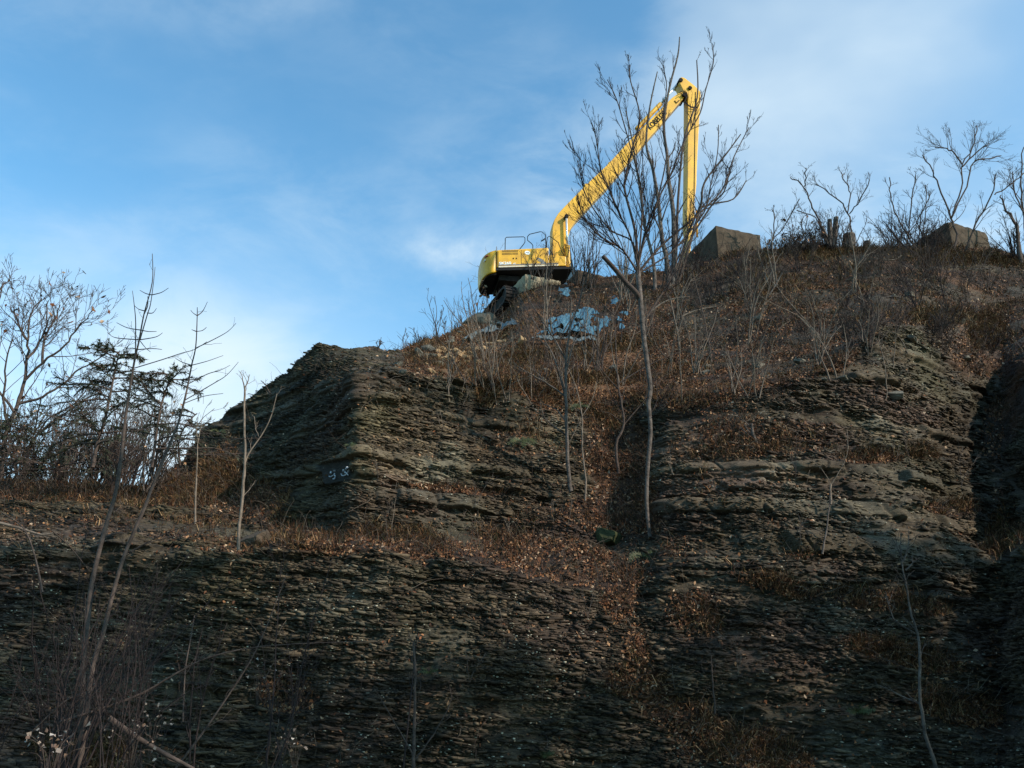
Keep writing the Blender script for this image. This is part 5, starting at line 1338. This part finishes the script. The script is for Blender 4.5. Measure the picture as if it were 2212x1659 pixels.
for i, (px, py, s, lab) in enumerate(((1315, 1165, 0.3, 'mossy green overhanging block at the foot of the main tree'), (552, 1175, 0.27, 'pale lichen-covered boulder on the terrace edge left of centre'), (1060, 838, 0.14, 'grey fallen slab below the tan rubble'))):
    stone(px, py, s, 1040 + i, ['moss_stone', 'concrete_dark', 'slab_grey'][i], lab, flat=0.55)

# ------------------------------------------------------------------ chalk-white smileys on the shaded rock
def gz(x, y): return ((780 + x * 120 / 2212) / 1.1302, (1100 + y * 90 / 1659) / 1.1302)
def paint(label, strokes, w):
    b_ = surf(*gz(*strokes[0][0])); e = empty('painted_smiley', b_, label, 'graffiti')
    for nm, s in (('mouth' if len(s_0) > 2 else 'eye', s_0) for s_0 in strokes):
        pts = [surf(*gz(*p)) for p in s]; ym = min(p[1] for p in pts)
        pts = [p + np.array([-0.02, -0.03, 0]) - b_ for p in pts]
        P3 = catmull(pts, 4) if len(pts) > 2 else np.array(pts)
        if len(s) > 2: r_ = [w * 0.5] * len(P3)
        else: r_ = [w * 1.0] * len(P3)
        MB().tube([tuple(p) for p in P3], r_, 8).build(nm, M['paint'], e)
paint('white painted smiley face with a tongue on the shaded rock, left of the pair', [[(465, 1130), (520, 1165), (600, 1140), (680, 1060), (690, 1020)], [(535, 960), (530, 1010)], [(690, 880), (680, 925)], [(680, 1080), (710, 1150), (700, 1240), (640, 1300), (610, 1290)]], 0.022)
paint('white painted smiley face near the rock corner, right of the pair', [[(1000, 1030), (1030, 1110), (1090, 1130), (1180, 1080), (1260, 1000), (1350, 910)], [(1100, 850), (1085, 930)], [(1255, 790), (1245, 860)], [(1165, 900), (1150, 1010), (1200, 960), (1300, 1090)]], 0.022)

# ------------------------------------------------------------------ leaf litter, grass and twigs: uncountable stuff
def scatter(n, seed, wmap):
    r = np.random.default_rng(seed)
    d = np.linalg.norm(Pd - np.array([0, 0, CAMZ]), axis=2)
    wt = np.clip(wmap, 0, None).astype(float).ravel(); cs_ = np.cumsum(wt); cs_ /= cs_[-1]
    k = np.searchsorted(cs_, r.random(n)); i, j = np.unravel_index(k, wmap.shape)
    i2 = np.minimum(i + 1, Pd.shape[0] - 1); j2 = np.minimum(j + 1, Pd.shape[1] - 1)
    u, v = r.random((2, n))
    p = Pd[i, j] + (Pd[i2, j] - Pd[i, j]) * u[:, None] + (Pd[i, j2] - Pd[i, j]) * v[:, None]
    return r, i, j, p, Nb[i, j]
vis = ((UU > -60) & (UU < 2270) & (RV < 1680)).astype(float)
patch = np.clip(0.6 + 1.9 * fbm(X * 0.8, Y_ * 0.8, Z * 0.8, 3, 121), 0.3, 2)
wl = vis * soil * patch * np.where(RV < 620, 0.5, 1.0) + 0.012 * vis
r, i, j, p, n_ = scatter(125000, 31, wl * (1 - 0.9 * thick) * (1 + 1.2 * np.clip(blob(1230, 790, 330, 110, 4) + blob(1700, 740, 330, 110, 0), 0, 1)))
nn = n_ + r.normal(0, 0.55, n_.shape)
sz = r.uniform(0.014, 0.042, len(p)) * np.interp(p[:, 1], [12, 20, 40], [0.95, 1.15, 1.7])
o = leaf_mesh('leaf_litter', r, p + n_ * 0.03, nn, sz, p=[0.27, 0.24, 0.18, 0.17, 0.06, 0.08]); tag(o, 'brown fallen oak and maple leaves covering the ledges and slope', 'leaves', kind='stuff')
def blades(name, label, n, seed, wmap, L0, L1, droop, pal, clump=9, wd=0.006, up=0.7):
    r, i, j, p, n_ = scatter(n, seed, wmap); n = len(p)
    P0 = np.repeat(p, clump, 0) + r.normal(0, 0.035, (n * clump, 3)); base = np.repeat(n_ * (1 - up) + np.array([0, 0, up]), clump, 0) + r.normal(0, 0.42, (n * clump, 3))
    base /= np.linalg.norm(base, axis=1, keepdims=True); m = len(P0)
    Lc = r.uniform(L0, L1, m)[:, None] * np.repeat(np.interp(p[:, 1], [12, 40], [0.9, 1.5]), clump)[:, None]
    p1 = P0 + base * Lc * 0.5; d2 = base + np.array([0, -0.25, -droop]); d2 /= np.linalg.norm(d2, axis=1, keepdims=True); p2 = p1 + d2 * Lc * 0.5
    s = np.cross(base, r.normal(0, 1, (m, 3))); s /= np.linalg.norm(s, axis=1, keepdims=True) + 1e-9; s *= wd * np.repeat(np.interp(p[:, 1], [12, 40], [0.8, 1.8]), clump)[:, None]
    V = np.stack([P0 - s, P0 + s, p1 + s * 0.8, p1 - s * 0.8, p2], 1).reshape(-1, 3); k = np.arange(m)[:, None] * 5
    c = pal[r.choice(len(pal), m)] * r.uniform(0.6, 1.3, (m, 1)); cc = np.concatenate([np.repeat(c, 5, 0), np.ones((5 * m, 1))], 1)
    o = obj(name, mesh_np(name, V, [k + np.array([[0, 1, 2, 3]]), k + np.array([[3, 2, 4]])], M['grass'], cols=cc)); tag(o, label, 'grass', kind='stuff')
gpal = np.array([[0.18, 0.095, 0.042], [0.12, 0.055, 0.024], [0.05, 0.026, 0.015], [0.30, 0.19, 0.10], [0.07, 0.055, 0.02]])
gw = vis * soil * np.clip(fbm(X * 0.5, Y_ * 0.5, Z * 0.5, 3, 131) + 0.15, 0, 1) * (0.25 + 1.5 * ((RV < SVs[:, 7][None] + 50) & (UU > 1450)) + 1.2 * blob(1290, 780, 190, 60, 4) + 0.35 * ((UU < 640) & (RV < 1130)))
gw = gw + 0.5 * vis * (blob(1052, 855, 22, 26) + blob(2030, 690, 70, 18) + blob(1990, 985, 30, 10) + blob(2130, 720, 40, 40))
blades('dry_grass', 'dry brown grass and weeds on the slope, ridge and terraces', 9000, 32, gw, 0.12, 0.36, 0.9, gpal)
rpal = np.array([[0.075, 0.036, 0.02], [0.13, 0.058, 0.026], [0.04, 0.022, 0.015], [0.03, 0.032, 0.014]])
blades('dead_weeds', 'reddish dead weed stalks and vines on the soil patches', 9000, 33, vis * soil * patch, 0.06, 0.24, 0.2, rpal, clump=6, wd=0.005, up=0.5)
# thin dead stalks and runners
r, i, j, p, n_ = scatter(8000, 34, vis * (soil * patch + 0.05))
D = n_ * 0.5 + r.normal(0, 0.9, n_.shape) + np.array([0, -0.1, 0.25]); Lg = r.uniform(0.12, 0.75, len(p)) * np.interp(p[:, 1], [12, 40], [0.8, 1.6])
T_, R_ = grow(r, p, D, Lg, np.interp(p[:, 1], [12, 40], [0.0032, 0.009]) * r.uniform(0.7, 1.4, len(p)), 5, 0.22, -0.06, 0.4)
sel = r.random(len(p)) < 0.35
for nm, ss, mt, lab in (('pale_twigs', sel, 'bark_pale', 'pale dead twigs and runners littering the slope'), ('dark_twigs', ~sel, 'bark', 'dark dead twigs and runners littering the slope')):
    tb = Tubes(); tb.add(T_[ss], R_[ss], 3); o = tb.build(nm, M[mt], None, (0, 0, 0)); tag(o, lab, 'twigs', kind='stuff')
# shale chips breaking the bare faces
r, i, j, p, n_ = scatter(150000, 35, vis * (1 - soil) * (0.25 + np.maximum(steep, 1.0 * ((UU < 700) & (RV > 1060)))) * np.where(RV > 860, 1.2, 1.0) * (1 - flatpatch) * (1 - 0.85 * thick) * np.clip(0.55 + 2.2 * fbm(X * 0.9, Y_ * 0.9, Z * 1.6, 3, 151), 0.08, 1.6))
n = len(p); a = np.stack([np.full(n, 0.88), np.full(n, 0.47), np.full(n, -0.045)], 1) + r.normal(0, 0.12, (n, 3)); a /= np.linalg.norm(a, axis=1, keepdims=True)
o3 = np.cross(a, np.array([0, 0, 1.0])); o3 /= np.linalg.norm(o3, axis=1, keepdims=True); o3 *= np.sign((o3 * n_).sum(1, keepdims=True)); u3 = np.cross(a, o3); u3 *= np.sign(u3[:, 2:3])
big_ = (r.random((n, 1)) < 0.06); L1 = r.uniform(0.03, 0.17, (n, 1)) * np.where(big_, 2.4, 1); H1 = r.uniform(0.003, 0.008, (n, 1)) * np.where(big_, 2.6, 1); D1 = r.uniform(0.012, 0.05, (n, 1)) * np.where(big_, 1.5, 1); fl_ = r.random((n, 1)) < 0.12; L1 = np.where(fl_, r.uniform(0.015, 0.05, (n, 1)), L1); H1 = np.where(fl_, r.uniform(0.004, 0.008, (n, 1)), H1)
c0 = p - o3 * 0.01
corners = []
for sa, so, su in ((-1, 0, -1), (1, 0, -1), (0.7, 1, -1), (-0.6, 1, -1), (-1, 0, 1), (1, 0, 1), (0.6, 1, 1), (-0.7, 1, 1)):
    corners.append(c0 + a * L1 * sa * 0.5 + o3 * D1 * so * r.uniform(0.7, 1.2, (n, 1)) + u3 * H1 * su + np.array([0, 0, -0.1]) * D1 * so)
V = np.stack(corners, 1).reshape(-1, 3); k = np.arange(n)[:, None] * 8
Fq = np.concatenate([k + np.array([f]) for f in ((0, 1, 2, 3), (4, 7, 6, 5), (0, 4, 5, 1), (1, 5, 6, 2), (2, 6, 7, 3), (3, 7, 4, 0))])
cb = colr[i, j] * r.uniform(0.35, 1.9, (n, 1)); pz = fbm(p[:, 0] * 0.7, p[:, 1] * 0.7, p[:, 2] * 0.9, 3, 141) + 0.25 * (p[:, 2] < 3.2); pale = fl_[:, 0] & (r.random(n) < np.clip(-0.25 + 3.4 * pz, 0.01, 0.9)); cb[pale] = np.array([0.36, 0.33, 0.25]) * r.uniform(0.4, 1.5, (pale.sum(), 1))
cc = np.concatenate([np.repeat(cb, 8, 0), np.zeros((8 * n, 1))], 1)
o = obj('shale_chips', mesh_np('shale_chips', V, [Fq], M['leaf'], cols=cc)); tag(o, 'thin shale chips standing proud of the bare rock', 'rock chips', kind='stuff')
# clusters of curled leaves near the camera
for k_, (lab, px, py, Yq, nlf, sz_) in enumerate((('cluster of pale curled dead leaves in the bottom left corner', 112, 1612, 7.2, 46, 0.045), ('hanging bunch of curled brown leaves in the lower left', 330, 1550, 8.6, 26, 0.035), ('loose spray of curled leaves left of the two-armed young tree', 560, 1440, 9.5, 20, 0.035), ('bunch of thin dead leaves low down left of the two-armed young tree', 640, 1590, 9.0, 26, 0.03), ('heap of curled leaves on the mossy log at bottom left', 285, 1600, 7.8, 30, 0.035))):
    r = np.random.default_rng(1200 + k_); b_ = at(px, py + 30, Yq); e = empty('curled_leaf_cluster', b_, lab, 'leaves')
    tip = r.normal(0, 1, (nlf, 3)) * np.array([0.11, 0.12, 0.06]) + np.array([0, 0, 0.12])
    tb = Tubes()
    for q in tip[::3]: tb.add(catmull([np.array([0, 0, -0.25]), q * 0.4, q]) , np.full(9, 0.0022)[: len(catmull([np.zeros(3), q * 0.4, q]))], 3)
    tb.build('stalks', M['bark'], e, (0, 0, 0))
    leaf_mesh('leaves', r, tip, r.normal(0, 1, tip.shape), r.uniform(0.4, 0.9, nlf) * sz_ * 0.62, curl=1.2, parent=e, pal=np.array([[0.22, 0.17, 0.14], [0.16, 0.10, 0.07], [0.09, 0.055, 0.04], [0.28, 0.24, 0.21]]))

# brush on the dark right half of the slope
r = np.random.default_rng(111)
for i in range(56):
    px = r.uniform(1480, 2180); py = r.uniform(570, 770); b_ = surf(px, py)
    shrub('dense dark brush clump on the slope below the right ridge', px, py, 0, r.uniform(45, 110), 1300 + i, mat=['bark_black', 'bark', 'bark'][i % 3], n=8, spread=1.0, base=b_ - np.array([0, 0, 0.05]), group='dark brush clumps below the right ridge', m=(6, 3), minr=0.006, sc=0.7)
# unseen conifers added behind the viewpoint to shade the cliff and cut sky light
def shade_tree(wx, wz, t, spread, seed, nleaf, label, wy=13.6):
    r = np.random.default_rng(seed); p = np.array([wx, wy, wz]) + np.array(sdir) * t; H_ = p[2] + 0.2; b_ = np.array([p[0], p[1], 0.0])
    e = empty('shade_conifer', b_, label, 'tree', 'conifers added behind the viewpoint for shade')
    P3 = np.stack([np.full(9, b_[0]), np.full(9, b_[1]), np.linspace(0, H_, 9)], 1); tb = Tubes(); tb.add(P3, np.linspace(0.22, 0.03, 9), 8); tb.build('trunk', M['bark'], e, b_)
    n = 130; z = H_ * (0.12 + 0.86 * r.random(n) ** 0.9); a = r.uniform(0, 6.283, n); L_ = spread * (1.05 - z / H_) * r.uniform(0.6, 1.2, n) + 0.35
    P0 = np.stack([np.full(n, b_[0]), np.full(n, b_[1]), z], 1); D = np.stack([np.cos(a), np.sin(a), np.full(n, 0.1)], 1)
    B, Rb = grow(r, P0, D, L_, np.full(n, 0.03), 6, 0.08, -0.04, 0.3); t2 = Tubes(); t2.add(B, Rb, 4)
    p2, d2, l2, r2 = children(r, B, Rb, L_, 7, 0.15, (0.6, 1.0), 0.4, 0.5, 0.6); B2, R2 = grow(r, p2, d2, l2, r2, 4, 0.1, -0.06, 0.4); t2.add(B2, R2, 3); t2.build('branches', M['bark'], e, b_)
    q = B2.reshape(-1, 3); q = q[r.integers(0, len(q), nleaf)] + r.normal(0, 0.07, (nleaf, 3)); nn_ = r.normal(0, 1, (nleaf, 3)); nn_[:, 2] += 1
    leaf_mesh('foliage', r, q, nn_, r.uniform(0.06, 0.13, nleaf), parent=e, origin=b_, pal=np.array([[0.03, 0.045, 0.018], [0.04, 0.05, 0.02]]))
for k_, (wx, wz, spd, nl) in enumerate(((-10.0, 7.4, 4.2, 12000), (-7.2, 6.0, 4.0, 11000), (-5.0, 4.0, 3.4, 8000), (-2.8, 2.6, 2.8, 5000), (-0.6, 2.2, 2.4, 3500), (1.6, 2.2, 2.4, 3500), (3.6, 3.2, 2.8, 5000), (5.8, 4.4, 3.2, 7500), (8.2, 6.4, 4.0, 11000), (11.0, 7.4, 4.2, 12000))):
    shade_tree(wx, wz, 27 + (k_ % 3) * 3, spd, 1400 + k_, nl, 'unseen conifer added behind the viewpoint to shade the cliff foot')

for k_ in range(9):  # second added row, holding back sky light from behind
    px_ = -34 + k_ * 6.0; b_ = np.array([px_ - 8, -13.0 - 3 * (k_ % 2), 0.0])
    wpt = b_ - np.array(sdir) * 24
    shade_tree(wpt[0], 2.5, 24, 3.6, 1500 + k_, 6000, 'unseen conifer added behind the viewpoint to shade the cliff foot', wy=wpt[1])
